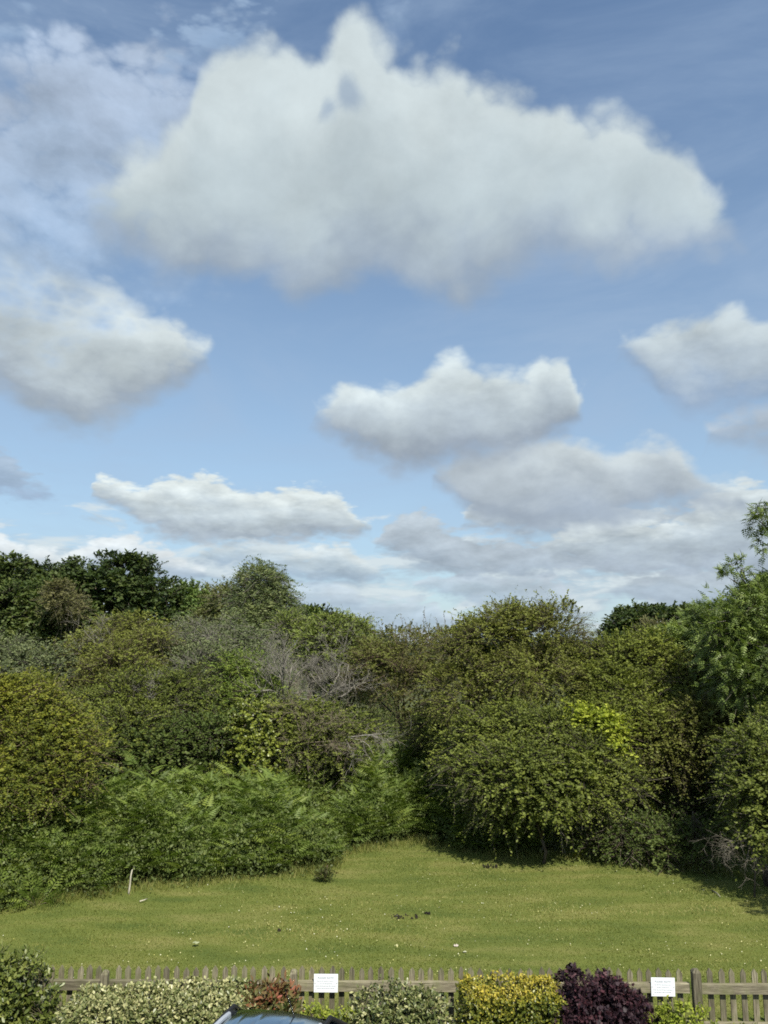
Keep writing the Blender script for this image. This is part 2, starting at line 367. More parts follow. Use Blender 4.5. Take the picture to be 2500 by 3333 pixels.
def woodmat(name, along):
    """Weathered softwood with green algae; the grain runs along the given axis."""
    m, nt, p = nmat(name); L = nt.links
    oi = nt.nodes.new('ShaderNodeObjectInfo'); tcn = nt.nodes.new('ShaderNodeTexCoord')
    ad = nt.nodes.new('ShaderNodeVectorMath'); ad.operation = 'ADD'
    sc = nt.nodes.new('ShaderNodeVectorMath'); sc.operation = 'SCALE'; sc.inputs[0].default_value = (13.1, 7.7, 9.3); L.new(oi.outputs['Random'], sc.inputs['Scale'])
    L.new(tcn.outputs['Object'], ad.inputs[0]); L.new(sc.outputs[0], ad.inputs[1])
    mp = nt.nodes.new('ShaderNodeMapping'); mp.inputs['Scale'].default_value = {'z': (1, 1, 0.07), 'x': (0.07, 1, 1)}[along]
    L.new(ad.outputs[0], mp.inputs[0])
    g = nt.nodes.new('ShaderNodeTexNoise'); g.inputs['Scale'].default_value = 55; g.inputs['Detail'].default_value = 6; g.inputs['Roughness'].default_value = 0.65
    L.new(mp.outputs[0], g.inputs[0])
    n = nt.nodes.new('ShaderNodeTexNoise'); n.inputs['Scale'].default_value = 7; n.inputs['Detail'].default_value = 5; L.new(ad.outputs[0], n.inputs[0])
    r = nt.nodes.new('ShaderNodeValToRGB'); e = r.color_ramp.elements
    e[0].position = 0.30; e[0].color = (0.070, 0.060, 0.038, 1); e[1].position = 0.70; e[1].color = (0.33, 0.30, 0.20, 1)
    x = e.new(0.5); x.color = (0.19, 0.168, 0.112, 1)
    L.new(g.outputs[0], r.inputs[0])
    al = nt.nodes.new('ShaderNodeMapRange'); L.new(n.outputs[0], al.inputs[0]); al.inputs[1].default_value = 0.45; al.inputs[2].default_value = 0.75; al.inputs[4].default_value = 0.6
    mx = nt.nodes.new('ShaderNodeMix'); mx.data_type = 'RGBA'; L.new(al.outputs[0], mx.inputs[0]); L.new(r.outputs[0], mx.inputs[6]); mx.inputs[7].default_value = (0.13, 0.14, 0.055, 1)
    rv = nt.nodes.new('ShaderNodeMapRange'); L.new(oi.outputs['Random'], rv.inputs[0]); rv.inputs[3].default_value = 0.60; rv.inputs[4].default_value = 1.15
    ml = nt.nodes.new('ShaderNodeVectorMath'); ml.operation = 'SCALE'; L.new(mx.outputs[2], ml.inputs[0]); L.new(rv.outputs[0], ml.inputs['Scale'])
    L.new(ml.outputs[0], p.inputs['Base Color'])
    b = nt.nodes.new('ShaderNodeBump'); b.inputs['Strength'].default_value = 0.5; b.inputs['Distance'].default_value = 0.006
    L.new(g.outputs[0], b.inputs['Height']); L.new(b.outputs[0], p.inputs['Normal'])
    p.inputs['Roughness'].default_value = 0.85; p.inputs['Specular IOR Level'].default_value = 0.25
    return m

# ------------------------------------------------------------------ foliage machinery
def unit(v): return v / np.maximum(np.linalg.norm(v, axis=-1, keepdims=True), 1e-9)
def rdir(n): return unit(rng.normal(size=(n, 3)))
def frames(d, n):
    """Rotation matrices whose columns are (side, d, normal)."""
    d = unit(d); s = unit(np.cross(d, n)); nn = np.cross(s, d)
    return np.stack([s, d, nn], axis=-1)
def merge(TV, TF, R, P, scale, tint, ttint=None):
    """Copies of a template (TV, TF) at P with rotation R, joined. scale (n,) or (n,3)."""
    n = len(P); sc = np.asarray(scale, dtype=float)
    if sc.ndim == 1: sc = np.repeat(sc[:, None], 3, 1)
    loc = TV[None] * sc[:, None, :]
    V = np.einsum('nij,nkj->nki', R, loc) + P[:, None, :]
    k = len(TV); F = TF[None] + (np.arange(n) * k)[:, None, None]
    T = np.repeat(np.asarray(tint)[:, None], k, 1)
    if ttint is not None: T = np.where(ttint[None] < 0, ttint[None], T)
    return V.reshape(-1, 3), F.reshape(-1, TF.shape[1]), T.ravel()
def cat(parts):
    V, F, T, o = [], [], [], 0
    for v, f, t in parts:
        V.append(v); F.append(f + o); T.append(t); o += len(v)
    return np.concatenate(V), np.concatenate(F), np.concatenate(T)
LEAF_V = np.array([[0, 0, 0], [0.5, 0.42, 0.13], [0, 1, -0.04], [-0.5, 0.42, 0.13]], float)   # folded along its midrib
LEAF_F = np.array([[0, 1, 2, 3]])
STEM_V = np.array([[-0.5, 0, 0], [0.5, 0, 0], [0.2, 1, 0], [-0.2, 1, 0]], float)
def frond_template(pairs, wide, droop, fwd, narrow=0.17):
    """A pinnate frond: rachis of length 1 with pairs of pinnae, hanging towards the tip."""
    V, F = [], []
    def quad(a, b, c, d):
        n = len(V); V.extend([a, b, c, d]); F.append([n, n + 1, n + 2, n + 3])
    z = lambda t: -droop * t * t
    quad((-0.010, 0, 0), (0.010, 0, 0), (0.004, 1, z(1)), (-0.004, 1, z(1)))
    for i in range(pairs):
        t = 0.16 + 0.8 * i / (pairs - 1)
        l = wide * (1.0 - t) ** 0.75 * (0.55 + 0.45 * min(1, (t) / 0.2)) + 0.03
        w = narrow * l * 1.0 + 0.012
        for s in (-1, 1):
            b = np.array([0, t, z(t)]); dirv = np.array([s * 1.0, fwd, -0.28]); dirv /= np.linalg.norm(dirv)
            pv = np.array([-s * fwd, 1.0, 0]); pv /= np.linalg.norm(pv)
            m = b + dirv * l * 0.4; e = b + dirv * l + np.array([0, 0, -0.08 * l])
            quad(tuple(b), tuple(m - pv * w * s * s), tuple(e), tuple(m + pv * w + np.array([0, 0, 0.02])))
    return np.array(V, float), np.array(F)
FERN_V, FERN_F = frond_template(8, 0.36, 0.34, 0.45, 0.075)
ASH_V, ASH_F = frond_template(5, 0.42, 0.30, 0.45, 0.20)
ASH_V[:, 0] *= 0.9
def vnoise(p, s, seed):                                  # fractal value noise, about -1..1
    r = np.random.default_rng(seed); T = r.normal(size=4096); o = np.zeros(len(p)); amp = 1.0; q = np.asarray(p, float) * s * 0.6 + r.uniform(0, 50, 3)
    for _ in range(3):
        i = np.floor(q).astype(int); f = q - i; f = f * f * (3 - 2 * f); v = 0
        for dx in (0, 1):
            for dy in (0, 1):
                for dz in (0, 1):
                    w = (f[:, 0] if dx else 1 - f[:, 0]) * (f[:, 1] if dy else 1 - f[:, 1]) * (f[:, 2] if dz else 1 - f[:, 2])
                    v = v + w * T[((i[:, 0] + dx) * 73 + (i[:, 1] + dy) * 179 + (i[:, 2] + dz) * 283) % 4096]
        o += amp * v; amp *= 0.5; q = q * 2.03 + 11.7
    return o / 1.1

def roughen(lobes, k=8, rough=1.0):                       # knobs and hollows round every crown lobe, so no crown is a ball
    r = np.random.default_rng(len(lobes) * 31 + int(abs(lobes[0][0] * 100))); out = []
    for l in lobes:
        l = np.array(l, float); out.append([*l[:3], *(l[3:] * (1 - 0.22 * rough))])
        for _ in range(k):
            d = r.normal(size=3); d[1] -= 0.5; d[2] = abs(d[2]) * 1.1 - 0.35; d /= np.linalg.norm(d); f = r.uniform(0.22, 0.56)
            q = l[3:] * f * r.uniform(0.75, 1.3, 3)
            c = l[:3] + d * l[3:] * r.uniform(0.62, 0.86 + 0.16 * rough); c[2] = min(c[2], l[2] + l[5] * (1.0 + 0.06 * rough) - q[2])
            out.append([*c, *q])
    return out

def lobe_sprays(lobes, n, clump, inner=0.28, front=0.72, under=0.5):
    """Bases and outward directions of leafy sprays on the lumpy surface of some ellipsoids."""
    lobes = [np.array(l, float) for l in lobes]
    wts = np.array([(l[3] * l[5] + l[3] * l[4] + l[4] * l[5]) for l in lobes]); wts /= wts.sum()
    B, Dr, G = [], [], []
    for l, w in zip(lobes, wts):
        c, r = l[:3], l[3:6]
        m = max(6, int(n * w)); mean = r.mean()
        k = max(6, int(2.2 * (mean / clump) ** 2 * 1.6))
        cd = rdir(k * 3)
        keep = (rng.random(len(cd)) < np.where(cd[:, 1] < 0.25, front, 1 - front)) & (rng.random(len(cd)) < np.where(cd[:, 2] > -0.35, 1.0, under))
        cd = cd[keep][:k] if keep.sum() >= 6 else cd[:k]
        cr = clump * rng.uniform(0.65, 1.35, len(cd))
        cc = c + cd * r * (1 - 0.55 * clump / mean) * rng.uniform(0.86, 1.08, len(cd))[:, None]
        pick = rng.integers(0, len(cd), m)
        q = unit(rdir(m) + cd[pick] * 0.85 + np.array([0, -0.12, 0.55]))
        depth = 1 - inner * rng.random(m) ** 2
        B.append(cc[pick] + q * (cr[pick] * depth)[:, None]); Dr.append(unit(q * 0.75 + cd[pick] * 0.45))
        G.append(rng.normal(size=len(cd))[pick])
    B, Dr, G = np.concatenate(B), np.concatenate(Dr), np.concatenate(G)
    # drop what lies deep inside another lobe
    deep = np.zeros(len(B), bool)
    for l in lobes:
        deep |= (((B - l[:3]) / l[3:6]) ** 2).sum(1) < 0.45
    ok = ~deep & (B[:, 2] > 0.02)
    return B[ok], Dr[ok], G[ok]

def foliage(lobes, n, L=0.45, K=10, leaf=0.06, aspect=0.55, clump=0.6, droop=0.35, rand=0.55, upn=0.55, stem=0.007,
            mean=0.5, tv=0.18, gv=0.14, topgrad=0.0, fill=0.22, under=0.5, front=0.72, frond=None, patch=None, rough=1.0, knobs=8):
    lobes = [[*l[:3], *[max(v - 0.35 * L, v * 0.72) for v in l[3:]]] for l in lobes]
    B, Dr, G = lobe_sprays(roughen(lobes, knobs, rough), n, clump, inner=0.22, front=front, under=under)
    m = len(B)
    d = unit(Dr + rdir(m) * rand + np.array([0, 0, 0.12]))
    Ls = L * rng.uniform(0.5, 1.35, m) * np.where(rng.random(m) < 0.08 * rough, 2.0, 1.0)
    zlo, zhi = B[:, 2].min(), B[:, 2].max()
    st = mean + G * gv + rng.normal(size=m) * tv * 0.6 + topgrad * ((B[:, 2] - zlo) / (zhi - zlo + 1e-6) - 0.5)
    st = st + 0.16 * vnoise(B, 1.0, 5)
    if patch is not None: st = st + patch(B)
    parts = []
    if frond is not None:                                # compound leaves: one template per place
        TV, TF = frond
        t = rng.uniform(0.1, 1.0, (m, K)); P = B[:, None] + d[:, None] * (t * Ls[:, None])[..., None]
        P[..., 2] -= (droop * t ** 2) * Ls[:, None]; P = P.reshape(-1, 3)
        dd = unit(np.repeat(d, K, 0) * 0.6 + rdir(m * K) * 0.8 + np.array([0, 0, -0.35])); nn = unit(rdir(m * K) * 0.5 + np.array([0, -0.2, 0.9]))
        parts.append(merge(TV, TF, frames(dd, nn), P, leaf * rng.uniform(0.7, 1.3, m * K), np.clip(np.repeat(st, K) + rng.normal(size=m * K) * tv, 0, 1)))
    else:
        t = (np.arange(K)[None] + rng.random((m, K))) / K * 0.95 + 0.05
        P = B[:, None] + d[:, None] * (t * Ls[:, None])[..., None]
        P[..., 2] -= (droop * t ** 2) * Ls[:, None]
        side = unit(np.cross(d, np.array([0, 0, 1.0])) + 1e-4)
        sg = np.where(np.arange(K) % 2 == 0, 1, -1)
        dd = d[:, None] * 0.65 + side[:, None] * sg[None, :, None] * 0.75
        P = P.reshape(-1, 3); dd = unit(dd.reshape(-1, 3) + rdir(m * K) * 0.55)
        nn = unit(rdir(m * K) * 0.55 + np.repeat(Dr, K, 0) * 0.5 + np.array([0.12, -0.18, upn]))
        s = leaf * rng.uniform(0.6, 1.35, m * K) * np.repeat(np.clip(1 + 0.22 * G, .6, 1.6), K); sc = np.stack([s * aspect, s, s * 0.6], 1)
        parts.append(merge(LEAF_V, LEAF_F, frames(dd, nn), P, sc, np.clip(np.repeat(st, K) + rng.normal(size=m * K) * tv, 0, 1)))
    if stem:
        Lt = np.minimum(Ls, L * 1.2); e = B + d * Lt[:, None]; e[:, 2] -= droop * Lt; b0 = B - d * (Lt * 0.25)[:, None]
        sd = e - b0; ln = np.linalg.norm(sd, axis=1)
        parts.append(merge(STEM_V, LEAF_F, frames(sd, unit(rdir(m) + np.array([0, -1.5, 0.5]))), b0, np.stack([np.full(m, stem * 2), ln, ln], 1), np.full(m, -1.0)))
    if fill:                                             # inner leaves that close the crown
        q = int(m * K * fill * (0.12 if frond is None else 0.3))
        ls = [np.array(l, float) for l in lobes]; w = np.array([l[3] * l[4] * l[5] for l in ls]); w /= w.sum()
        pk = rng.choice(len(ls), q, p=w); cs = np.array([l[:3] for l in ls])[pk]; rs = np.array([l[3:6] for l in ls])[pk]
        P = cs + rdir(q) * rs * rng.uniform(0.45, 0.86, q)[:, None]
        ok = P[:, 2] > 0.05; P = P[ok]; q = len(P)
        s = (leaf if frond is None else leaf * 0.5) * 2.4 * rng.uniform(0.7, 1.3, q)
        parts.append(merge(LEAF_V, LEAF_F, frames(rdir(q), rdir(q)), P, np.stack([s * 0.7, s, s * 0.5], 1), np.clip(mean + rng.normal(size=q) * tv, 0, 1)))
    return cat(parts)

def limbs(mb, base, tips, r0, crook=0.12, fork=0.35):
    """A trunk from base with limbs reaching the tips."""
    base = np.array(base, float); tips = [np.array(t, float) for t in tips]
    mid = np.mean(tips, axis=0); f = base + (mid - base) * fork + rng.normal(size=3) * [0.1, 0.1, 0]
    mb.tube([base - [0, 0, 0.1], base + (f - base) * 0.5 + rng.normal(size=3) * [0.05, 0.05, 0], f], [r0 * 1.25, r0, r0 * 0.85], 7)
    for t in tips:
        ln = np.linalg.norm(t - f); pts = [f]
        for s in (0.3, 0.6, 0.85, 1.0): pts.append(f + (t - f) * s + rng.normal(size=3) * crook * ln * 0.35 * (s < 1) + np.array([0, 0, 0.10 * ln * s * (1 - s)]))
        mb.tube(pts, [r0 * 0.6, r0 * 0.45, r0 * 0.3, r0 * 0.2, r0 * 0.07], 5)
def twigtree(mb, p, d, ln, r, depth, spread=0.7, up=0.1, k=3):
    """Recursive bare branching."""
    p = np.array(p, float); d = np.array(d, float) / np.linalg.norm(d); pts, rs = [p], [r]; segs = 4
    for i in range(segs):
        d = d + rng.normal(size=3) * 0.22 + np.array([0, 0, up * 0.5]); d /= np.linalg.norm(d)
        pts.append(pts[-1] + d * ln / segs); rs.append(r * (1 - 0.62 * (i + 1) / segs))
    mb.tube(pts, rs, 5 if depth > 1 else 3, cap=depth > 1)
    if depth <= 0: return
    for i in range(k + (1 if depth > 1 else 0)):
        j = rng.integers(1, segs + 1); nd = d + rng.normal(size=3) * spread + np.array([0, 0, up]); nd /= np.linalg.norm(nd)
        twigtree(mb, pts[j], nd, ln * rng.uniform(0.5, 0.75), max(rs[j] * 0.75, 0.004), depth - 1, spread, up, k)

def LB(px, py, wx, wy, Y, ry=None):
    """A crown lobe: its centre and half sizes in photo pixels at forward distance Y."""
    c = at(px, py, Y); s = mpp(px, py, Y); rx, rz = wx * s, wy * s
    return [*c, rx, ry or (rx + rz) * 0.5, rz]

BARK = barkmat('bark', (0.035, 0.028, 0.020), (0.12, 0.10, 0.075))
GREYBARK = barkmat('grey_bark', (0.14, 0.13, 0.105), (0.30, 0.28, 0.235))
def plant(name, label, catname, lobes, mat, n, group=None, bark=None, r0=0.10, base=None, crown='foliage', extra=None, ntips=7, **kw):
    ls = np.array(lobes, float); c = ls[:, :3].mean(0)
    b = np.array(base if base is not None else (c[0], c[1] + 0.3, 0.0), float)
    root = empty(name, b); tag(root, label, catname, group)
    V, F, T = foliage(lobes, n, **kw)
    parts = [(V, F, T)]
    V = V - b; parts = [(V, F, T)]
    if extra is not None: parts.append(extra)
    V, F, T = cat(parts)
    link(crown, np_mesh(crown, V, F, T), mat, root)
    mb = MB(); tips = []
    for i in range(ntips):
        l = ls[i % len(ls)]; tips.append(l[:3] + rdir(1)[0] * l[3:6] * 0.75 - b)
    limbs(mb, (0, 0, 0), tips, r0)
    mb.build('trunk', bark or BARK, root, smooth=True)
    return root
def shoots(spec, b, L=0.9, K=14, leaf=0.07, aspect=0.5, mean=0.4, spread=0.22):
    """Long leafy shoots standing out of a crown: spec is (px, py, Y) of their feet."""
    parts = []
    for px, py, Y, ln in spec:
        p = at(px, py, Y); d = unit(np.array([rng.normal() * spread, rng.normal() * spread, 1.0]))
        t = np.linspace(0.05, 1, K); P = p + d * (t * ln)[:, None] + rng.normal(size=(K, 3)) * 0.015
        dd = unit(rdir(K) + d * 0.5); s = leaf * rng.uniform(0.7, 1.3, K)
        parts.append(merge(LEAF_V, LEAF_F, frames(dd, rdir(K)), P, np.stack([s * aspect, s, s * 0.5], 1), np.clip(mean + rng.normal(size=K) * 0.15, 0, 1)))
        parts.append(merge(STEM_V, LEAF_F, frames(d[None], np.array([[0.3, -1, 0.2]])), p[None] - d * 0.4, np.array([[0.018, ln + 0.4, ln]]), np.array([-1.0])))
    V, F, T = cat(parts)
    return V - b, F, T

# ------------------------------------------------------------------ the ground
def groundmat(name, cols, scale=1.5, fine=120, bump=0.3, rough=0.9):
    m, nt, p = nmat(name); L = nt.links
    g = nt.nodes.new('ShaderNodeNewGeometry')
    def nz(s, d, v=None):
        n = nt.nodes.new('ShaderNodeTexNoise'); n.inputs['Scale'].default_value = s; n.inputs['Detail'].default_value = d; L.new(v or g.outputs['Position'], n.inputs[0]); return n
    mp = nt.nodes.new('ShaderNodeMapping'); mp.inputs['Scale'].default_value = (0.35, 1.0, 1.0); L.new(g.outputs['Position'], mp.inputs[0])
    a, b = nz(scale, 6, mp.outputs[0]), nz(fine, 5)
    r = nt.nodes.new('ShaderNodeValToRGB'); e = r.color_ramp.elements
    e[0].position = 0.32; e[0].color = (*cols[0], 1); e[1].position = 0.70; e[1].color = (*cols[2], 1); x = e.new(0.5); x.color = (*cols[1], 1)
    L.new(a.outputs[0], r.inputs[0])
    mr = nt.nodes.new('ShaderNodeMapRange'); L.new(b.outputs[0], mr.inputs[0]); mr.inputs[1].default_value = 0.25; mr.inputs[2].default_value = 0.75; mr.inputs[3].default_value = 0.65; mr.inputs[4].default_value = 1.35
    s = nt.nodes.new('ShaderNodeVectorMath'); s.operation = 'SCALE'; L.new(r.outputs[0], s.inputs[0]); L.new(mr.outputs[0], s.inputs['Scale'])
    L.new(s.outputs[0], p.inputs['Base Color']); p.inputs['Roughness'].default_value = rough; p.inputs['Specular IOR Level'].default_value = 0.2
    bp = nt.nodes.new('ShaderNodeBump'); bp.inputs['Strength'].default_value = bump; bp.inputs['Distance'].default_value = 0.03; L.new(b.outputs[0], bp.inputs['Height']); L.new(bp.outputs[0], p.inputs['Normal'])
    return m
def sheet(name, x0, x1, y0, y1, z, mat):
    mb = MB(); mb.add([(x0, y0, z), (x1, y0, z), (x1, y1, z), (x0, y1, z)], [(0, 1, 2, 3)])
    return tag(mb.build(name, mat), kind='structure')
FY = 12.40                                              # the fence line
LAWN = groundmat('lawn_turf', [(0.068, 0.094, 0.018), (0.108, 0.128, 0.026), (0.170, 0.165, 0.050)])
sheet('ground', -3000, 3000, -200, 5000, -0.25, groundmat('rough_ground', [(0.05, 0.06, 0.02), (0.07, 0.08, 0.025), (0.09, 0.09, 0.04)], 0.2, 12))
def lawn_z(x, y): return 0.035 * np.sin(x * 0.55 + 1.0) * np.sin(y * 0.5) + 0.02 * np.sin(x * 1.3 + y * 0.9)
gx = np.linspace(-60, 60, 161); gy = np.linspace(12.15, 72, 121); XX, YY = np.meshgrid(gx, gy)
ZZ = 0.012 + lawn_z(XX, YY) * np.clip((YY - 12.6) / 1.5, 0, 1)
idx = np.arange(XX.size).reshape(XX.shape)
LF = np.stack([idx[:-1, :-1], idx[:-1, 1:], idx[1:, 1:], idx[1:, :-1]], -1).reshape(-1, 4)
tag(link('lawn', np_mesh('lawn', np.stack([XX, YY, ZZ], -1).reshape(-1, 3), LF, smooth=True), LAWN), kind='structure')
sheet('planting_bed', -60, 60, 10.62, 12.148, 0.02, groundmat('bark_mulch', [(0.035, 0.025, 0.018), (0.06, 0.045, 0.03), (0.10, 0.075, 0.05)], 6, 60, 0.8))
mb = MB()
for i in range(-22, 23): mb.box((i * 0.92 + 0.004, 10.49, -0.12), ((i + 1) * 0.92 - 0.004, 10.615, 0.11), 0.002)
tag(mb.build('kerb', simple('kerb_concrete', (0.30, 0.29, 0.27), 0.9, spec=0.2), bevel=0.01), kind='structure')
sheet('car_park', -60, 60, -60, 10.486, 0.0, groundmat('asphalt', [(0.040, 0.040, 0.042), (0.05, 0.05, 0.052), (0.065, 0.064, 0.062)], 0.8, 220, 0.5))

# ------------------------------------------------------------------ grass and clover on the lawn
def half_width(y): return 0.515 * y + 0.6
GN = 330000
yy = 12.5 + (25.5 - 12.5) * rng.random(GN) ** 1.25; xx = (rng.random(GN) * 2 - 1) * half_width(yy)
G0 = np.stack([xx, yy, 0.012 + lawn_z(xx, yy) * np.clip((yy - 12.6) / 1.5, 0, 1) - 0.004], 1)
pat = vnoise(G0 * [0.30, 1.0, 0], 1.4, 3) * 0.46 + vnoise(G0 * [0.35, 1.2, 0], 4.5, 4) * 0.38
hgt = rng.uniform(0.016, 0.042, GN) * (1 + 0.25 * pat) * (0.9 + 0.02 * (yy - 12))
lean = rng.normal(size=(GN, 2)) * 0.55; wd = rng.uniform(0.004, 0.009, GN) * (0.7 + 0.03 * yy); ang = rng.random(GN) * 6.283
sx = np.stack([np.cos(ang) * wd, np.sin(ang) * wd * 0.4, np.zeros(GN)], 1)
tipv = G0 + np.stack([lean[:, 0] * hgt, lean[:, 1] * hgt, hgt], 1)
GV = np.stack([G0 - sx, G0 + sx, tipv], 1).reshape(-1, 3); GF = np.arange(GN * 3).reshape(-1, 3)
GT = np.repeat(np.clip(0.46 + 0.40 * pat + rng.normal(size=GN) * 0.11, 0, 1), 3)
GRASS = leafmat('grass_blades', [(0.084, 0.112, 0.018), (0.150, 0.170, 0.033), (0.29, 0.27, 0.090)], trans=0.22, rough=0.6, spec=0.25)
tag(link('grass', np_mesh('grass', GV, GF, GT), GRASS), 'short mown grass with straw coloured patches covering the lawn', kind='stuff')
EDGE = [(0, 2962), (180, 2935), (330, 2915), (400, 2897), (600, 2882), (760, 2870), (900, 2860), (1040, 2838), (1090, 2808), (1120, 2778), (1200, 2766), (1290, 2748), (1340, 2738), (1400, 2742), (1560, 2772), (1700, 2784), (1900, 2800), (2150, 2815), (2350, 2840), (2500, 2870)]
ep = np.array([gnd(*q)[:2] for q in EDGE]); tn = 9000; ti = rng.integers(0, len(ep) - 1, tn); tt = rng.random(tn)[:, None]
tp = ep[ti] * (1 - tt) + ep[ti + 1] * tt + rng.normal(size=(tn, 2)) * [.12, .20] + [0, -.05]
tp = np.concatenate([tp, np.stack([rng.uniform(-9, 9, 2500), FY + .02 + np.abs(rng.normal(size=2500)) * .10], 1)]); tn = len(tp)
th = rng.uniform(.06, .24, tn) * np.clip(1 + .5 * vnoise(np.c_[tp, tp[:, :1] * 0], 2.0, 55), .3, 1.8); tb = np.c_[tp, lawn_z(tp[:, 0], tp[:, 1])]; ta = rng.random(tn) * 6.283; tw = rng.uniform(.004, .010, tn)
ts = np.stack([np.cos(ta) * tw, np.sin(ta) * tw * .4, ta * 0], 1); tl = rng.normal(size=(tn, 2)) * .45
TV_ = np.stack([tb - ts, tb + ts, tb + np.stack([tl[:, 0] * th, tl[:, 1] * th, th], 1)], 1).reshape(-1, 3)
tag(link('long_grass', np_mesh('long_grass', TV_, np.arange(tn * 3).reshape(-1, 3), np.repeat(np.clip(.5 + .3 * rng.normal(size=tn), 0, 1), 3)), GRASS), 'longer unmown grass fringing the lawn edge and the fence foot', kind='stuff')
CN = 2600
cy = 12.8 + 10.5 * rng.random(CN); cx = (rng.random(CN) * 2 - 1) * half_width(cy)
cl = vnoise(np.stack([cx, cy, cx * 0], 1), 0.8, 9) + 0.4 * rng.normal(size=CN) > 0.05
cx, cy = cx[cl], cy[cl]; q = len(cx)
P = np.stack([cx, cy, lawn_z(cx, cy) + 0.05], 1)
cs = rng.uniform(0.009, 0.020, q)
tag(link('clover_flowers', np_mesh('clover_flowers', *merge(np.array([[-.5, -.5, 0], [.5, -.5, .15], [.5, .5, .3], [-.5, .5, .2]], float), LEAF_F, frames(rdir(q), unit(rdir(q) * .5 + [0, -.4, .9])), P, cs, np.clip(0.5 + rng.normal(size=q) * .3, 0, 1))),
     leafmat('clover_petals', [(0.38, 0.36, 0.10), (0.52, 0.50, 0.24), (0.62, 0.62, 0.48)], trans=0.15)), 'tiny pale clover flowers and yellow leaves dotted over the lawn', kind='stuff')

# ------------------------------------------------------------------ far woodland and background trees
FAR = leafmat('far_leaves', [(0.030, 0.042, 0.022), (0.042, 0.058, 0.028), (0.055, 0.068, 0.032)], trans=0.1)
fl = []
for i in range(70):
    Y = rng.uniform(170, 330); X = rng.uniform(-1, 1) * Y * 0.62; hgt_ = rng.uniform(5.0, 7.6)
    fl.append([X, Y, hgt_ * 0.45, rng.uniform(6, 12), 7, hgt_ * 0.58])
V, F, T = foliage(fl, 15000, L=1.6, K=4, leaf=0.9, clump=2.2, fill=0.2, stem=0)
tag(link('far_woodland', np_mesh('far_woodland', V, F, T), FAR), 'far dark woodland along the horizon behind the scrub', kind='stuff')

OAK = leafmat('oak_leaves', [(0.022, 0.040, 0.010), (0.040, 0.064, 0.015), (0.075, 0.098, 0.024)], gain=1.0, trans=0.20, spec=0.2)
OAK2 = leafmat('mid_green_oak_leaves', [(0.030, 0.050, 0.012), (0.055, 0.080, 0.019), (0.095, 0.112, 0.030)], gain=1.25, trans=0.22)
BIRCH = leafmat('willow_leaves', [(0.040, 0.058, 0.022), (0.068, 0.088, 0.034), (0.115, 0.130, 0.050)], gain=1.55, twig=(0.16, 0.15, 0.12), trans=0.25)
oakk = dict(fill=0.6, rough=0.15, L=0.48, K=11, leaf=0.20, aspect=0.62, clump=0.95, droop=0.25, stem=0.012, r0=0.32, crown='crown')
plant('oak_tree', 'broad dark oak with the highest rounded crown in the left background', 'tree',
      [LB(335, 1950, 150, 126, 52, 4.0), LB(430, 1965, 125, 135, 53, 3.5), LB(250, 1985, 110, 125, 51), LB(505, 2015, 85, 120, 52), LB(370, 2090, 210, 120, 51)], OAK, 6200, **oakk)
plant('oak_tree', 'dark oak cut by the left picture edge behind the broad oak', 'tree',
      [LB(60, 1945, 120, 102, 50, 3.5), LB(-70, 1950, 120, 110, 50), LB(165, 1940, 90, 92, 51), LB(40, 2020, 170, 120, 49)], OAK, 4600, **oakk)
plant('oak_tree', 'lower oak with mid green lobes in front of the dark oaks at left', 'tree',
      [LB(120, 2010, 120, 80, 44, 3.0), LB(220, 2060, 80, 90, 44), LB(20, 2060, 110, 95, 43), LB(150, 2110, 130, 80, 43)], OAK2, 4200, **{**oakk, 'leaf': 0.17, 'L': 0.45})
plant('thorn_tree', 'dull brownish tuft of a thin tree between the two oak crowns', 'tree',
      [LB(215, 1962, 46, 42, 41, 1.2), LB(245, 1990, 34, 40, 41)], leafmat('dull_tree_leaves', [(0.06, 0.06, 0.024), (0.085, 0.085, 0.030), (0.11, 0.105, 0.04)], gain=1.2, twig=(0.15, 0.13, 0.09)), 900,
      L=0.5, K=8, leaf=0.10, clump=0.5, r0=0.1, stem=0.012, crown='crown')
plant('field_maple', 'mid green tree filling the gap between the broad oak and the willow', 'tree',
      [LB(625, 1985, 65, 60, 56, 2.5), LB(580, 2010, 60, 70, 55), LB(690, 2010, 60, 70, 55), LB(630, 2070, 120, 80, 54)], leafmat('maple_leaves', [(0.035, 0.060, 0.014), (0.058, 0.090, 0.020), (0.095, 0.125, 0.030)], gain=1.55), 2000, **{**oakk, 'leaf': 0.18})
plant('willow_tree', 'tall pale green willow with the narrow tuft standing above its neighbours', 'tree',
      [LB(840, 1922, 54, 66, 40, 1.6), LB(892, 1932, 36, 58, 40), LB(806, 1975, 40, 70, 40), LB(905, 1985, 34, 70, 40), LB(860, 2010, 75, 90, 40), LB(820, 2090, 100, 90, 39)], BIRCH, 3300,
      L=0.75, K=12, leaf=0.13, aspect=0.36, clump=0.75, droop=0.7, r0=0.2, stem=0.012, bark=GREYBARK, crown='crown', tv=0.2)
plant('scrub_tree', 'olive green sloping tree to the left of the tall pale willow', 'tree',
      [LB(725, 1990, 60, 62, 43, 2.0), LB(690, 2050, 70, 70, 43), LB(760, 2060, 60, 80, 42)], leafmat('olive_tree_leaves', [(0.045, 0.052, 0.016), (0.070, 0.078, 0.022), (0.10, 0.105, 0.032)], gain=1.55, twig=(0.16, 0.14, 0.1)), 1700,
      L=0.6, K=11, leaf=0.12, clump=0.7, r0=0.16, stem=0.012, crown='crown')
plant('small_oak', 'small dark round oak low on the skyline right of the willow', 'tree',
      [LB(1005, 2045, 62, 38, 62, 3.0), LB(950, 2060, 40, 45, 60), LB(1060, 2060, 50, 45, 62)], OAK, 1100, **{**oakk, 'leaf': 0.22, 'r0': 0.22})
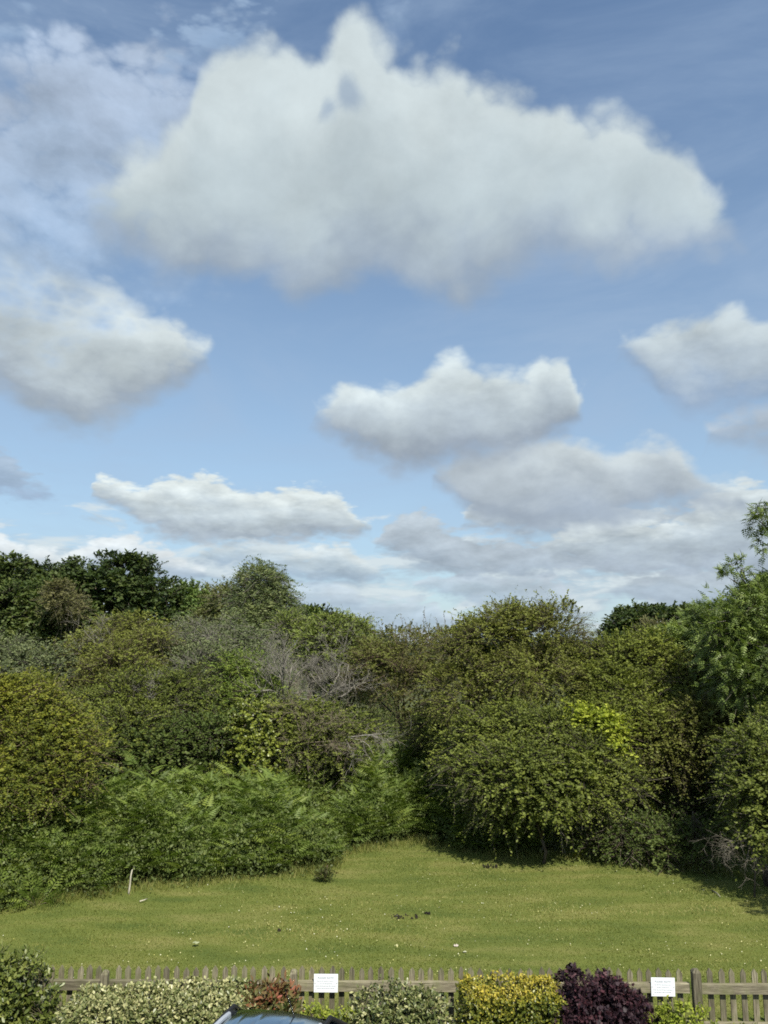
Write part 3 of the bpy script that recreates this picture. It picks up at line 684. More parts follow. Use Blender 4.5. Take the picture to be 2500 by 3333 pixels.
plant('sallow_tree', 'yellowish green sallow crown rising behind the bare grey thorn', 'tree',
      [LB(1120, 2080, 75, 64, 34, 1.6), LB(1060, 2110, 70, 70, 33), LB(1175, 2130, 60, 70, 33), LB(960, 2090, 80, 70, 35), LB(1110, 2190, 110, 90, 33)], leafmat('sallow_leaves', [(0.0477, 0.0626, 0.0134), (0.0765, 0.0984, 0.0201), (0.1192, 0.1434, 0.0309)], gain=1.55, twig=(0.18, 0.16, 0.12)), 3600,
      L=0.55, K=11, leaf=0.10, aspect=0.45, clump=0.6, r0=0.14, stem=0.010, crown='crown')
plant('distant_oak', 'dark oak with a flat dome far off in the right background', 'tree',
      [LB(2075, 2050, 85, 45, 58, 3.0), LB(2160, 2050, 80, 48, 58), LB(2030, 2085, 50, 42, 57), LB(2230, 2060, 70, 60, 56), LB(2120, 2110, 150, 60, 57)], OAK, 2600, **oakk)
plant('pale_thorn', 'pale leafless looking thorn tree standing in front of the right hand oak', 'tree',
      [LB(2140, 2085, 46, 42, 36, 1.0), LB(2160, 2120, 42, 50, 36)], MATS['dull_tree_leaves'], 900, L=0.5, K=7, leaf=0.09, clump=0.45, r0=0.08, stem=0.014, bark=GREYBARK, crown='crown')

# ------------------------------------------------------------------ the hedgerow behind the lawn
HAW = leafmat('hawthorn_leaves', [(0.0414, 0.0535, 0.0095), (0.0688, 0.0844, 0.0145), (0.1094, 0.1258, 0.0231)], gain=1.55, twig=(0.118, 0.102, 0.077))
HAWB = leafmat('browning_hawthorn_leaves', [(0.0515, 0.0522, 0.0114), (0.0792, 0.0859, 0.0166), (0.1124, 0.1276, 0.0237)], gain=1.55, twig=(0.118, 0.093, 0.065))
OLV = leafmat('olive_scrub_leaves', [(0.052, 0.0639, 0.0105), (0.0833, 0.0998, 0.0153), (0.1281, 0.1446, 0.0229)], gain=1.55, twig=(0.118, 0.102, 0.068))
GREYW = leafmat('grey_sallow_leaves', [(0.0446, 0.0575, 0.024), (0.0734, 0.0894, 0.038), (0.113, 0.1294, 0.0575)], gain=1.55, twig=(0.149, 0.136, 0.112))
BRIGHT = leafmat('bright_scrub_leaves', [(0.0386, 0.0633, 0.0112), (0.0673, 0.0986, 0.0162), (0.1139, 0.145, 0.0242)], gain=1.55, twig=(0.17, 0.15, 0.10))
DARKB = leafmat('shade_darkened_leaves', [(0.0358, 0.054, 0.0113), (0.0571, 0.0828, 0.017), (0.0896, 0.115, 0.0259)], gain=1.1, twig=(0.14, 0.11, 0.085))  # leaf colour darkened to stand for the shade these shrubs sit in
RUSS = leafmat('russet_leaves', [(0.0506, 0.0485, 0.013), (0.0777, 0.0772, 0.0195), (0.106, 0.1194, 0.026)], gain=1.35, twig=(0.17, 0.12, 0.09))
IVY = leafmat('ivy_leaves', [(0.0509, 0.0695, 0.0104), (0.0951, 0.1151, 0.017), (0.1504, 0.1688, 0.026)], gain=1.55, twig=(0.15, 0.13, 0.08), spec=0.5, rough=0.4)
GOLD = leafmat('golden_thorn_leaves', [(0.0473, 0.0638, 0.0093), (0.0858, 0.0986, 0.0129), (0.1514, 0.1543, 0.0183)], gain=1.4, twig=(0.18, 0.14, 0.08))
hk = dict(L=0.46, K=13, leaf=0.064, aspect=0.6, clump=0.58, stem=0.006, r0=0.09, tv=0.18)
HG = 'thorn scrub of the hedgerow'
plant('scrub_bush', 'grey green bush below the oaks at the left picture edge', 'bush',
      [LB(60, 2190, 120, 80, 27), LB(-50, 2170, 110, 100, 27), LB(170, 2180, 90, 60, 27), LB(60, 2270, 160, 90, 26)], GREYW, 3400, HG, **hk)
plant('hawthorn_bush', 'tangled brown green hawthorn with dark tips in front of the broad oak', 'bush',
      [LB(410, 2095, 110, 72, 29), LB(320, 2150, 100, 75, 28), LB(490, 2150, 90, 80, 28), LB(250, 2200, 100, 85, 27.5), LB(400, 2230, 170, 100, 27)], HAWB, 5200, HG, **{**hk, 'rand': 0.8, 'stem': 0.008})
plant('sallow_bush', 'silvery grey green sallow full of pale twigs below the willow', 'bush',
      [LB(640, 2120, 90, 90, 30), LB(720, 2110, 80, 85, 30), LB(790, 2140, 70, 85, 29.5), LB(590, 2170, 80, 90, 29), LB(700, 2220, 130, 100, 28)], GREYW, 4600, HG, **{**hk, 'stem': 0.010, 'K': 9})
plant('hawthorn_bush', 'yellow green hawthorn in the middle of the left scrub above the bracken', 'bush',
      [LB(430, 2290, 110, 90, 25.5), LB(330, 2350, 110, 90, 25), LB(520, 2340, 100, 90, 25.5), LB(600, 2290, 80, 80, 26), LB(430, 2420, 170, 90, 24.8)], HAW, 5600, HG, **hk)
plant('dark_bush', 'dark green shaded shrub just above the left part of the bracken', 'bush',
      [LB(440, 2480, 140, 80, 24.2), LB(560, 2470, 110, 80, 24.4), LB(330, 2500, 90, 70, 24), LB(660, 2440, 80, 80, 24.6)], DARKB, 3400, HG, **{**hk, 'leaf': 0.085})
plant('scrub_bush', 'bright green bush to the left of the bare grey thorn', 'bush',
      [LB(800, 2230, 80, 70, 27), LB(740, 2290, 70, 70, 26.8), LB(840, 2290, 70, 70, 26.6), LB(720, 2360, 70, 70, 26.4)], BRIGHT, 3400, HG, **hk)
plant('ivy_clad_bush', 'yellow green ivy clad stump above the bracken in the left centre', 'bush',
      [LB(830, 2370, 66, 62, 25.4), LB(780, 2420, 62, 70, 25.2), LB(880, 2430, 60, 60, 25.2), LB(830, 2490, 90, 60, 25)], IVY, 2600, HG, **{**hk, 'leaf': 0.07, 'aspect': 0.85, 'L': 0.3})
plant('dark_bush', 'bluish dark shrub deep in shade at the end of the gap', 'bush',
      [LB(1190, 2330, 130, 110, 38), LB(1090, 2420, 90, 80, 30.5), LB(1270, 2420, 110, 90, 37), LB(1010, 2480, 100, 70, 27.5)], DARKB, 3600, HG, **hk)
plant('elder_bush', 'dark russet elder with long leafy shoots against the sky', 'bush',
      [LB(1330, 2150, 110, 80, 30), LB(1420, 2140, 80, 75, 30), LB(1260, 2180, 80, 80, 30), LB(1350, 2270, 110, 110, 29), LB(1410, 2390, 110, 90, 28), LB(1230, 2200, 110, 60, 32, 2.2), LB(1180, 2190, 120, 60, 35, 2.2)], RUSS, 5200, HG,  # the two rearmost lobes are added as a canopy to shade the gap
      base=(at(1350, 2200, 29.5)[0], 29.8, 0), extra=shoots([(1290, 2090, 30, .7), (1320, 2080, 30, 1.0), (1345, 2080, 30, .9), (1375, 2070, 30, 1.1), (1400, 2070, 30, 1.0), (1425, 2075, 30, .8), (1455, 2080, 30, 1.1), (1240, 2110, 30, .5), (1210, 2090, 31, .5), (1475, 2060, 29, .7), (1270, 2100, 30, .6), (1390, 2085, 30, .6)], np.array([at(1350, 2200, 29.5)[0], 29.8, 0])), topgrad=-0.25, **hk)
plant('hawthorn_tree', 'largest rounded brown green hawthorn rising right of the centre', 'bush',
      [LB(1620, 2090, 140, 95, 26.5, 1.5), LB(1730, 2090, 120, 95, 26.5, 1.5), LB(1820, 2140, 95, 90, 26.3), LB(1530, 2160, 110, 90, 26.3), LB(1640, 2220, 180, 120, 25.8), LB(1800, 2240, 130, 110, 25.8), LB(1560, 2320, 140, 100, 25.2)],
      HAWB, 9500, HG, mean=0.62, base=(at(1660, 2200, 26)[0], 26.4, 0), extra=shoots([(1770, 2020, 26.5, .5), (1600, 2020, 26.5, .35), (1560, 2040, 26.5, .4), (1870, 2080, 26.3, .4), (1900, 2100, 26.3, .4), (1510, 2090, 26.3, .4), (1660, 2010, 26.5, .3), (1700, 2010, 26.5, .35), (1820, 2060, 26.4, .35)], np.array([at(1660, 2200, 26)[0], 26.4, 0])), **hk)
plant('thorn_bush', 'olive yellow thorn bush between the rounded hawthorn and the ash', 'bush',
      [LB(2000, 2180, 110, 80, 25.5), LB(2110, 2170, 100, 85, 25.5), LB(2200, 2240, 90, 90, 25), LB(1930, 2250, 90, 80, 25), LB(2060, 2290, 150, 90, 24.6), LB(1950, 2370, 120, 80, 24), LB(2090, 2400, 110, 80, 23.4, 1.0), LB(2190, 2350, 90, 80, 24)], OLV, 8600, HG, **hk)
plant('hawthorn_bush', 'front hawthorn hanging over the lawn edge with dark shade beneath it', 'bush',
      [LB(1600, 2420, 120, 90, 23.8), LB(1545, 2470, 90, 90, 24.2), LB(1560, 2545, 110, 80, 23.0), LB(1480, 2520, 60, 50, 24.4), LB(1740, 2420, 130, 90, 23.2), LB(1700, 2540, 150, 90, 22.2), LB(1860, 2500, 130, 90, 22.4), LB(1840, 2600, 130, 70, 21.9), LB(1975, 2540, 90, 80, 22.4), LB(2040, 2560, 60, 50, 22.4), LB(1640, 2630, 100, 44, 22.0), LB(1930, 2640, 70, 44, 21.8)],
      HAW, 9500, HG, under=0.3, **hk)
plant('thorn_bush', 'mid green bush between the front hawthorn and the right edge hawthorn', 'bush',
      [LB(2130, 2440, 80, 70, 23), LB(2230, 2390, 80, 76, 23), LB(2200, 2480, 60, 40, 23), LB(2310, 2400, 70, 70, 22.6)], HAWB, 3200, HG, under=0.3, mean=.4, **hk)
plant('bramble_bush', 'large leaved bramble patch on the face of the front hawthorn', 'bush',
      [LB(1760, 2600, 90, 50, 21.3, .5), LB(1850, 2560, 60, 44, 21.4, .5), LB(1690, 2560, 50, 40, 21.5, .4)], HAW, 1200, HG, mean=.66, ntips=4, **{**hk, 'leaf': .09, 'L': .35, 'r0': .04})
plant('young_thorn', 'low dark thorn scrub along the lawn edge right of the front hawthorn', 'bush',
      [LB(2040, 2745, 80, 50, 21.8), LB(2140, 2760, 70, 46, 21.5), LB(2240, 2765, 70, 46, 21.4), LB(1960, 2740, 50, 36, 22), LB(2320, 2770, 50, 44, 21.2)], DARKB, 1500, HG, ntips=4, **{**hk, 'r0': .04})  # the shade of the hollow is put into this scrub's leaf colour
plant('golden_climber', 'bright yellow green climber spilling over the front hawthorn', 'climber',
      [LB(1915, 2350, 46, 40, 22.7, 0.5), LB(1975, 2375, 42, 38, 22.6, 0.5), LB(1960, 2430, 50, 34, 22.4, 0.45), LB(2010, 2400, 30, 40, 22.6, 0.4), LB(2000, 2470, 26, 24, 22.3, .4)],
      leafmat('yellow_climber_leaves', [(0.1348, 0.1749, 0.02), (0.2489, 0.2951, 0.03), (0.3733, 0.4044, 0.05)], trans=0.3), 800, L=0.34, K=9, leaf=0.09, aspect=0.6, clump=0.25, stem=0.006, r0=0.03, ntips=4)
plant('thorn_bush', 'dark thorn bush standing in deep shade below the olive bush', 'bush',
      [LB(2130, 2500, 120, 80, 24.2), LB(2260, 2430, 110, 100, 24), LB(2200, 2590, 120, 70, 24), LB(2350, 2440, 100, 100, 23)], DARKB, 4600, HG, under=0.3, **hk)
plant('hawthorn_bush', 'light green hawthorn at the right picture edge with bare twigs to the ground', 'bush',
      [LB(2440, 2480, 90, 55, 19.6), LB(2530, 2540, 110, 90, 19.4), LB(2420, 2580, 75, 60, 19.5), LB(2480, 2670, 80, 60, 19.2), LB(2580, 2440, 110, 90, 20), LB(2560, 2720, 90, 60, 19)], leafmat('light_green_hawthorn_leaves', [(0.0453, 0.0609, 0.0103), (0.0754, 0.0942, 0.0158), (0.1218, 0.1431, 0.026)], gain=1.25, twig=(0.124, 0.112, 0.087)), 4600, HG, under=0.35, **{**hk, 'leaf': 0.07})
plant('understory', 'dark understorey shrubs in full shade at the back of the hollow', 'bush',
      [LB(1900, 2700, 190, 80, 25.6), LB(2150, 2700, 190, 90, 25.2), LB(2380, 2660, 140, 110, 24), LB(1650, 2700, 140, 70, 24.6), LB(2540, 2620, 120, 140, 23.5)], DARKB, 4200, HG, **{**hk, 'leaf': 0.09})
plant('golden_thorn', 'golden brown thorn bush at the left picture edge behind the bracken', 'bush',
      [LB(70, 2320, 130, 80, 20.8), LB(-40, 2330, 120, 110, 20.6), LB(190, 2400, 80, 75, 20.8), LB(120, 2460, 150, 90, 20.4), LB(250, 2480, 80, 60, 20.6), LB(60, 2580, 150, 90, 20.0), LB(200, 2570, 110, 60, 20.3)],
      GOLD, 8200, HG, topgrad=0.55, mean=0.48, **{**hk, 'L': 0.40, 'leaf': 0.062})
ASHM = leafmat('ash_leaves', [(0.0421, 0.0621, 0.013), (0.0706, 0.0989, 0.021), (0.121, 0.1552, 0.0348)], gain=1.55, twig=(0.15, 0.135, 0.10), spec=0.25, rough=0.5)
ashk = dict(L=0.8, K=5, leaf=0.32, clump=0.65, droop=0.6, stem=0.010, r0=0.22, crown='crown', frond=(ASH_V, ASH_F), fill=0.5)
sprigs = foliage([LB(2392, 1850, 16, 26, 22.3, .25), LB(2372, 1880, 18, 18, 22.3, .25), LB(2462, 1690, 18, 20, 22.5, .25), LB(2480, 1662, 18, 12, 22.5, .2), LB(2494, 1700, 12, 26, 22.5, .2), LB(2478, 1766, 20, 12, 22.5, .2), LB(2500, 1740, 14, 26, 22.5, .2), LB(2520, 1800, 24, 30, 22.5, .3)], 170,
                 L=0.26, K=3, leaf=0.26, clump=0.2, droop=0.5, stem=0.006, frond=(ASH_V, ASH_F), fill=0, rough=0.0, knobs=0)
ash_b = np.array([at(2600, 2000, 22.5)[0], 23.0, 0.0])
plant('ash_tree', 'tall ash with drooping leaves rising out of the right picture edge', 'tree',
      [LB(2560, 1985, 100, 110, 22.5, 1.2), LB(2470, 2000, 62, 62, 22.3, .9), LB(2395, 2075, 70, 66, 22.2, .9), LB(2520, 2130, 110, 110, 22, 1.2), LB(2430, 2210, 90, 80, 21.8, 1.0), LB(2570, 2290, 110, 90, 21.8), LB(2660, 1900, 90, 110, 22.6)],
      ASHM, 3600, base=ash_b, extra=(sprigs[0] - ash_b, sprigs[1], sprigs[2]), **{**ashk, 'L': .6, 'leaf': .28, 'clump': .5})
ash = [o for o in C.objects if o.name.startswith('ash_tree')][0]
for tips_ in ([(2580, 1900), (2540, 1800), (2505, 1720), (2482, 1664)], [(2530, 1800), (2500, 1775), (2480, 1766)], [(2460, 1940), (2420, 1890), (2392, 1848)], [(2520, 1745), (2490, 1712), (2462, 1688)], [(2430, 1920), (2395, 1895), (2372, 1880)]):
    mb = MB(); pts = [at(*q, 22.45) - ash_b for q in tips_]; mb.tube(pts, [.030 - .022 * k / (len(pts) - 1) for k in range(len(pts))], 5); mb.build('branch', BARK, ash, smooth=True)
plant('young_ash', 'smaller ash with pale green sprays left of the tall ash', 'tree',
      [LB(2290, 2070, 80, 66, 26, 1.2), LB(2220, 2120, 60, 60, 26, 1.0), LB(2330, 2150, 90, 80, 25.6), LB(2280, 2240, 90, 80, 25.2)], ASHM, 1500, **{**ashk, 'r0': 0.12, 'clump': 0.5})
# the tree beside the right picture edge whose shade lies on the lawn
plant('hawthorn_tree', 'hawthorn just outside the right picture edge that shades the lawn corner', 'tree',
      [[11.0, 15.2, 3.6, 1.2, 1.2, 1.1], [12.2, 15.8, 4.0, 1.4, 1.4, 1.3], [10.9, 16.2, 2.9, .9, 1.0, .9], [12.4, 14.6, 3.2, 1.2, 1.2, 1.1], [10.3, 15.0, 4.2, .7, .8, .6]], HAW, 2600, front=0.5, **{**hk, 'leaf': 0.10, 'r0': 0.14})

plant('hawthorn_bush', 'mid green bush joining the dark elder to the front hawthorn above the bracken', 'bush',
      [LB(1470, 2390, 100, 80, 27.2), LB(1390, 2420, 80, 50, 28), LB(1500, 2450, 80, 60, 26.4), LB(1560, 2400, 90, 70, 25.6)], HAW, 3600, HG, **hk)
# bare grey thorn and other dead wood
DULLTW = barkmat('dull_twig_bark', (0.09, 0.08, 0.06), (0.19, 0.17, 0.135), 14)
def dead(name, label, catname, base, dirs, ln, r, depth, mat, trunk=None, spread=0.7, up=0.1, k=3):
    root = empty(name, base); tag(root, label, catname); mb = MB(); tip = np.zeros(3)
    if trunk is not None:
        t = np.array(trunk, float) - np.array(base); mb.tube([(0, 0, -0.1), t * 0.5 + [0.08, 0, 0], t], [r * 1.3, r * 1.1, r * .9], 7); tip = t
    mb.build('trunk', BARK, root, smooth=True)  # dark bark puts the thicket's shade into the trunk colour
    for d in dirs:
        b = MB(); twigtree(b, tip, d, ln * rng.uniform(0.8, 1.15), r * 0.7, depth, spread, up, k); b.build('branch', mat, root, smooth=True)
    return root
DEADW = barkmat('dead_wood', (0.14, 0.13, 0.105), (0.29, 0.268, 0.222), 14)
PINKW = barkmat('dry_bramble', (0.14, 0.115, 0.08), (0.25, 0.205, 0.145), 14)
plant('scrub_bush', 'mixed green and brown scrub under the bare grey thorn tree', 'bush',
      [LB(960, 2370, 80, 60, 25.6), LB(1060, 2390, 80, 66, 25.8), LB(1150, 2420, 70, 60, 26), LB(970, 2450, 90, 60, 25.2), LB(1090, 2470, 90, 50, 25.4)], HAW, 2900, HG, **{**hk, 'stem': 0.008})
b = at(915, 2290, 26.6)
dead('dead_thorn_tree', 'bare grey thorn tree with a haze of fine twigs left of the centre', 'tree', (b[0], 26.6, 0), [(-.5, -.2, .9), (.2, -.3, 1), (.8, -.2, .7), (.5, .1, 1), (-.1, -.5, .8), (1.0, -.3, .35), (.3, -.6, .6)], 1.5, 0.06, 4, DEADW, trunk=b)
b = at(1090, 2270, 26.8)
dead('dead_thorn_tree', 'bare pale branched thorn right of the grey thorn tree', 'tree', (b[0] - 0.4, 27, 0), [(-.6, -.3, .5), (.7, -.2, .5), (.2, -.4, 1), (-.3, -.3, 1), (.9, -.4, .1)], 1.2, 0.05, 4, DEADW, trunk=b)
b = at(1000, 2420, 24.6)
dead('dry_bramble', 'dry pinkish brown bramble thicket below the bare grey thorn', 'bush', (b[0], 24.6, 0), [(-.9, -.3, .25), (.9, -.3, .2), (.3, -.5, .6), (-.4, -.5, .6), (1, -.4, -.15), (-.7, -.4, .0)], 1.05, 0.03, 4, PINKW, trunk=b, up=0.0)
b = at(1120, 2400, 25)
dead('fallen_branch', 'pale dead branches reaching over the dark gap in the centre', 'branch', (b[0], 25, 0), [(.9, -.3, -.25), (.7, -.3, .3), (.2, -.4, -.5), (.9, -.2, .05)], 1.15, 0.035, 3, GREYBARK, trunk=b, up=-0.05)
b = at(470, 2280, 25)
dead('dead_thorn_tree', 'bare silvery thorn poking out of the left hand scrub', 'tree', (b[0], 25.2, 0), [(-.5, -.5, .5), (.5, -.5, .5), (.9, -.5, 0), (.6, -.6, -.4)], 0.8, 0.026, 3, GREYBARK, trunk=b)
b = at(330, 2120, 27)
dead('dead_thorn_tree', 'bare buff twigs of a dying thorn at the far left scrub top', 'tree', (b[0], 27.2, 0), [(-.8, -.4, .5), (.5, -.5, .6), (-1, -.4, .1), (0, -.5, .9)], 0.9, 0.026, 3, DEADW, trunk=b)
b = at(690, 2120, 28.6)
dead('dead_thorn_tree', 'bare pale twiggy crown in front of the grey green sallow', 'tree', (b[0], 28.8, 0), [(-.8, -.4, .5), (.6, -.4, .6), (-.4, -.3, .9), (.2, -.4, .9), (1, -.3, .2)], 1.0, 0.028, 3, GREYBARK, trunk=b)
b = at(2440, 2740, 18.9)
dead('dead_branch', 'bare hanging grey branches sweeping to the grass at the right edge', 'branch', (b[0], 18.9, 0), [(-.9, -.3, -.35), (-1, -.2, .2), (-.5, -.5, -.7), (.3, -.4, -.6), (-.8, -.5, -.1), (-.7, -.4, .6)], 0.62, 0.019, 3, DULLTW, trunk=b, up=-0.12)
b = at(2255, 2640, 21)
dead('dead_branch', 'bare hanging twigs in the dark hollow beside the front hawthorn', 'branch', (b[0], 21.4, 0), [(.1, -.3, -.9), (.5, -.3, -.7), (-.4, -.3, -.6), (.3, -.3, -1)], 0.62, 0.016, 2, BARK, trunk=b, up=-0.15)
b = at(1990, 2690, 21.4)
dead('dead_branch', 'thin bare twigs drooping under the front hawthorn', 'branch', (b[0], 21.8, 0), [(-.5, -.3, -.3), (.5, -.3, -.3), (-.9, -.3, -.1), (.9, -.2, -.2)], 0.55, 0.012, 2, BARK, trunk=b, up=-0.1)
def stem_thing(name, label, catname, pts, r, mat):
    b = np.array(pts[0]); mb = MB(); P_ = [np.array(p) - b for p in pts]; n = len(P_)
    mb.tube(P_, [r * (1 - 0.55 * i / (n - 1)) for i in range(n)], 6)
    return tag(mb.build(name, mat, smooth=True, loc=b), label, catname)
Yb = gnd(1760, 2782)[1]
stem_thing('hanging_stem', 'long thin pale stem hanging left of the twin stems under the hawthorn', 'stem', [gnd(1758, 2782), at(1772, 2745, Yb), at(1768, 2680, Yb), at(1762, 2620, Yb), at(1764, 2570, Yb)], 0.016, DEADW)
Yb = gnd(1845, 2792)[1]
stem_thing('hanging_stem', 'thin pale stem bending right at its foot, in front of its twin', 'stem', [gnd(1845, 2792), at(1832, 2750, Yb), at(1826, 2700, Yb), at(1824, 2650, Yb)], 0.014, DEADW)
stem_thing('hanging_stem', 'thin grey stem standing straighter just behind its forked twin', 'stem', [gnd(1836, 2785), at(1828, 2755, Yb + .2), at(1829, 2700, Yb + .2), at(1825, 2640, Yb + .2)], 0.012, DEADW)
g = gnd(418, 2912); Yb = g[1]
WHITEW = barkmat('bleached_wood', (0.36, 0.33, 0.25), (0.54, 0.50, 0.39), 20)
stem_thing('bleached_stick', 'bleached white dead stem standing at the edge of the bracken', 'stick', [g - [0, 0, .03], at(421, 2895, Yb), at(424, 2872, Yb), at(426, 2850, Yb - .02), at(430, 2832, Yb), at(437, 2820, Yb + .02)], 0.027, WHITEW)
stem_thing('fallen_stick', 'short pale stick lying on the grass right of the standing white stem', 'stick', [gnd(455, 2934, .05), gnd(468, 2930, .06), gnd(480, 2925, .05)], 0.018, WHITEW)
stem_thing('fallen_twig', 'forked pale twig lying in the shade at the right of the lawn', 'stick', [gnd(2318, 2898, .05), gnd(2335, 2908, .08), gnd(2345, 2920, .05)], 0.016, DEADW)

# ------------------------------------------------------------------ bracken
FERN = leafmat('bracken_fronds', [(0.046, 0.068, 0.014), (0.086, 0.122, 0.022), (0.150, 0.180, 0.034)], gain=1.62, twig=(0.12, 0.11, 0.05), trans=0.30, rough=0.55, spec=0.3)
BRAM = leafmat('bramble_leaves', [(0.038, 0.052, 0.015), (0.064, 0.084, 0.022), (0.11, 0.125, 0.038)], gain=1.5, trans=0.22, rough=0.5)
def inside(poly, x, y):
    c = np.zeros(len(x), bool); j = len(poly) - 1
    for i in range(len(poly)):
        xi, yi = poly[i]; xj, yj = poly[j]
        c ^= ((yi > y) != (yj > y)) & (x < (xj - xi) * (y - yi) / (yj - yi + 1e-12) + xi); j = i
    return c
def bracken(name, label, poly, hmax, n, rise=1.2, bramble=0.25, seed=1):
    """A fern bank standing on the ground polygon, lower towards its front edge."""
    p = np.array(poly); x = rng.uniform(p[:, 0].min(), p[:, 0].max(), n * 4); y = rng.uniform(p[:, 1].min(), p[:, 1].max(), n * 4)
    k = inside(poly, x, y); x, y = x[k][:n], y[k][:n]; n = len(x)
    # distance to the polygon's front edges
    dist = np.full(n, 9.0)
    for i in range(len(poly)):
        a, b_ = p[i], p[(i + 1) % len(poly)]; ab = b_ - a
        t = np.clip(((x - a[0]) * ab[0] + (y - a[1]) * ab[1]) / (ab @ ab), 0, 1)
        dd = np.hypot(x - a[0] - t * ab[0], y - a[1] - t * ab[1]); dist = np.minimum(dist, dd)
    XY = np.stack([x, y, x * 0], 1)
    h = hmax * np.clip(0.20 + dist / rise, 0, 1) ** 0.75 * np.clip(1 + 0.26 * vnoise(XY, 1.5, seed) + 0.10 * vnoise(XY, 4.5, seed + 1), .35, 1.45)
    NP_ = n // 8; pi = rng.integers(0, NP_, n)             # fronds spring from plants of their own height
    px_, py_, ph = x[:NP_][pi], y[:NP_][pi], (h[:NP_] * rng.uniform(.72, 1.22, NP_))[pi]; pt = (rng.normal(size=NP_) * .15)[pi]; dist = dist[:NP_][pi]
    u = rng.random(n) ** 0.35
    a = rng.random(n) * 6.283; st_ = rng.uniform(.02, .14, n)
    x = px_ + np.cos(a) * st_; y = py_ + np.sin(a) * st_; h = ph; XY = np.stack([x, y, x * 0], 1)
    z = h * (0.10 + 0.86 * u); front = 1.0 - np.clip(dist / 1.6, 0, 1)
    P = np.stack([x, y, z], 1)
    d = unit(np.stack([np.cos(a), np.sin(a) - .12, 0.10 + 0.65 * u + 0.2 * rng.normal(size=n)], 1)); nn = unit(rdir(n) * 0.35 + np.array([0, -0.15, 1.0]))
    tint = np.clip(0.46 + pt + 0.12 * vnoise(XY, 2.0, seed + 2) + 0.12 * rng.normal(size=n) + 0.12 * (u - .6), 0, 1)
    isb = rng.random(n) < bramble * (0.3 + front)
    R_ = frames(d, nn)
    parts = [merge(FERN_V, FERN_F, R_[~isb], P[~isb], rng.uniform(0.30, 0.62, (~isb).sum()), tint[~isb])]
    link_parts = []
    V, F, T = cat(parts)
    o = link(name, np_mesh(name, V, F, T), FERN); tag(o, label, kind='stuff')
    # bramble leaves woven through the lower front
    m = isb.sum() * 14; c = P[isb]; Pb = np.repeat(c, 14, 0) + rng.normal(size=(m, 3)) * 0.16; Pb[:, 2] = np.abs(Pb[:, 2]) + .02
    s = rng.uniform(0.05, 0.10, m)
    fl_n = 2 * n; kx = rng.integers(0, n, fl_n); Pf = P[kx] * [1, 1, 1] + rng.normal(size=(fl_n, 3)) * 0.2; Pf[:, 2] = np.abs(P[kx][:, 2] * .85 * rng.random(fl_n))
    sf = rng.uniform(0.07, 0.15, fl_n)
    V, F, T = cat([merge(LEAF_V, LEAF_F, frames(rdir(m), unit(rdir(m) * .7 + [0, -.4, .8])), Pb, np.stack([s * .7, s, s * .5], 1), np.clip(.5 + rng.normal(size=m) * .2, 0, 1)),
                   merge(LEAF_V, LEAF_F, frames(rdir(fl_n), rdir(fl_n)), Pf, np.stack([sf * .5, sf, sf * .5], 1), np.clip(.3 + rng.normal(size=fl_n) * .15, 0, 1))])
    link('brambles', np_mesh('brambles', V, F, T), BRAM); o2 = bpy.data.objects[-1] if False else C.objects[-1]
    tag(o2, 'dark bramble leaves woven through ' + label.split(' ', 1)[1], kind='stuff')
def gp(px, py): q = gnd(px, py); return (q[0], q[1])
bracken('bracken', 'green bracken bank in front of the left hand scrub',
        [gp(-220, 3000), gp(0, 2962), gp(180, 2935), gp(330, 2915), gp(400, 2895), gp(600, 2880), gp(760, 2868), gp(900, 2858), gp(1040, 2835), gp(1085, 2808), gp(1080, 2750), (-1.2, 26.0), (-5, 26.5), (-13, 25.5), (-13, 18)], 1.66, 17000, 1.7, 0.40, 21)
bracken('bracken', 'bright green bracken bank at the end of the lawn in the centre',
        [gp(1095, 2775), gp(1200, 2764), gp(1290, 2745), gp(1330, 2722), (1.6, 25.2), (3.0, 26.2), (3.4, 30.5), (-4.5, 30.5), (-3.2, 27.0), (-1.7, 26.2)], 1.75, 11000, 1.2, 0.2, 31)
bracken('bracken', 'low shaded bracken clump under the hawthorn right of the path end',
        [gp(1385, 2725), gp(1440, 2748), gp(1560, 2772), gp(1700, 2782), gp(1760, 2776), (4.6, 24.0), (3.0, 26.0), (1.6, 26.2)], 1.35, 3000, 0.9, 0.3, 41)
def small_plant(name, label, catname, px, py, w, h, mat, n, leaf, template=None, **kw):
    b = gnd(px, py); root = empty(name, b); tag(root, label, catname)
    d = unit(np.stack([rng.normal(size=n) * w, rng.normal(size=n) * w - .15, np.abs(rng.normal(size=n)) * h + .2], 1)); P = d * (rng.random(n)[:, None] ** .6) * np.array([w, w, h])
    if template: V, F, T = merge(*template, frames(unit(d + rdir(n) * .3), unit(rdir(n) * .4 + [0, -.3, 1])), P, leaf * rng.uniform(.7, 1.3, n), np.clip(.5 + rng.normal(size=n) * .2, 0, 1))
    else:
        s = leaf * rng.uniform(.6, 1.3, n); V, F, T = merge(LEAF_V, LEAF_F, frames(unit(d + rdir(n) * .7), unit(rdir(n) + [0, -.3, .8])), P, np.stack([s * .5, s, s * .5], 1), np.clip(.5 + rng.normal(size=n) * .25, 0, 1))
    link('foliage', np_mesh('foliage', V, F, T), mat, root)
    mb = MB()
    for i in range(7):
        t = d[i] * [w, w, h]; mb.tube([(0, 0, -.02), t * .5, t], [.008, .006, .003], 4)
    mb.build('stem', PINKW, root); return root
small_plant('bramble_plant', 'low reddish bramble tuft alone on the lawn beside the bracken corner', 'plant', 1058, 2868, 0.30, 0.32, leafmat('tuft_leaves', [(0.07, 0.045, 0.02), (0.065, 0.085, 0.024), (0.11, 0.13, 0.04)]), 420, 0.075)
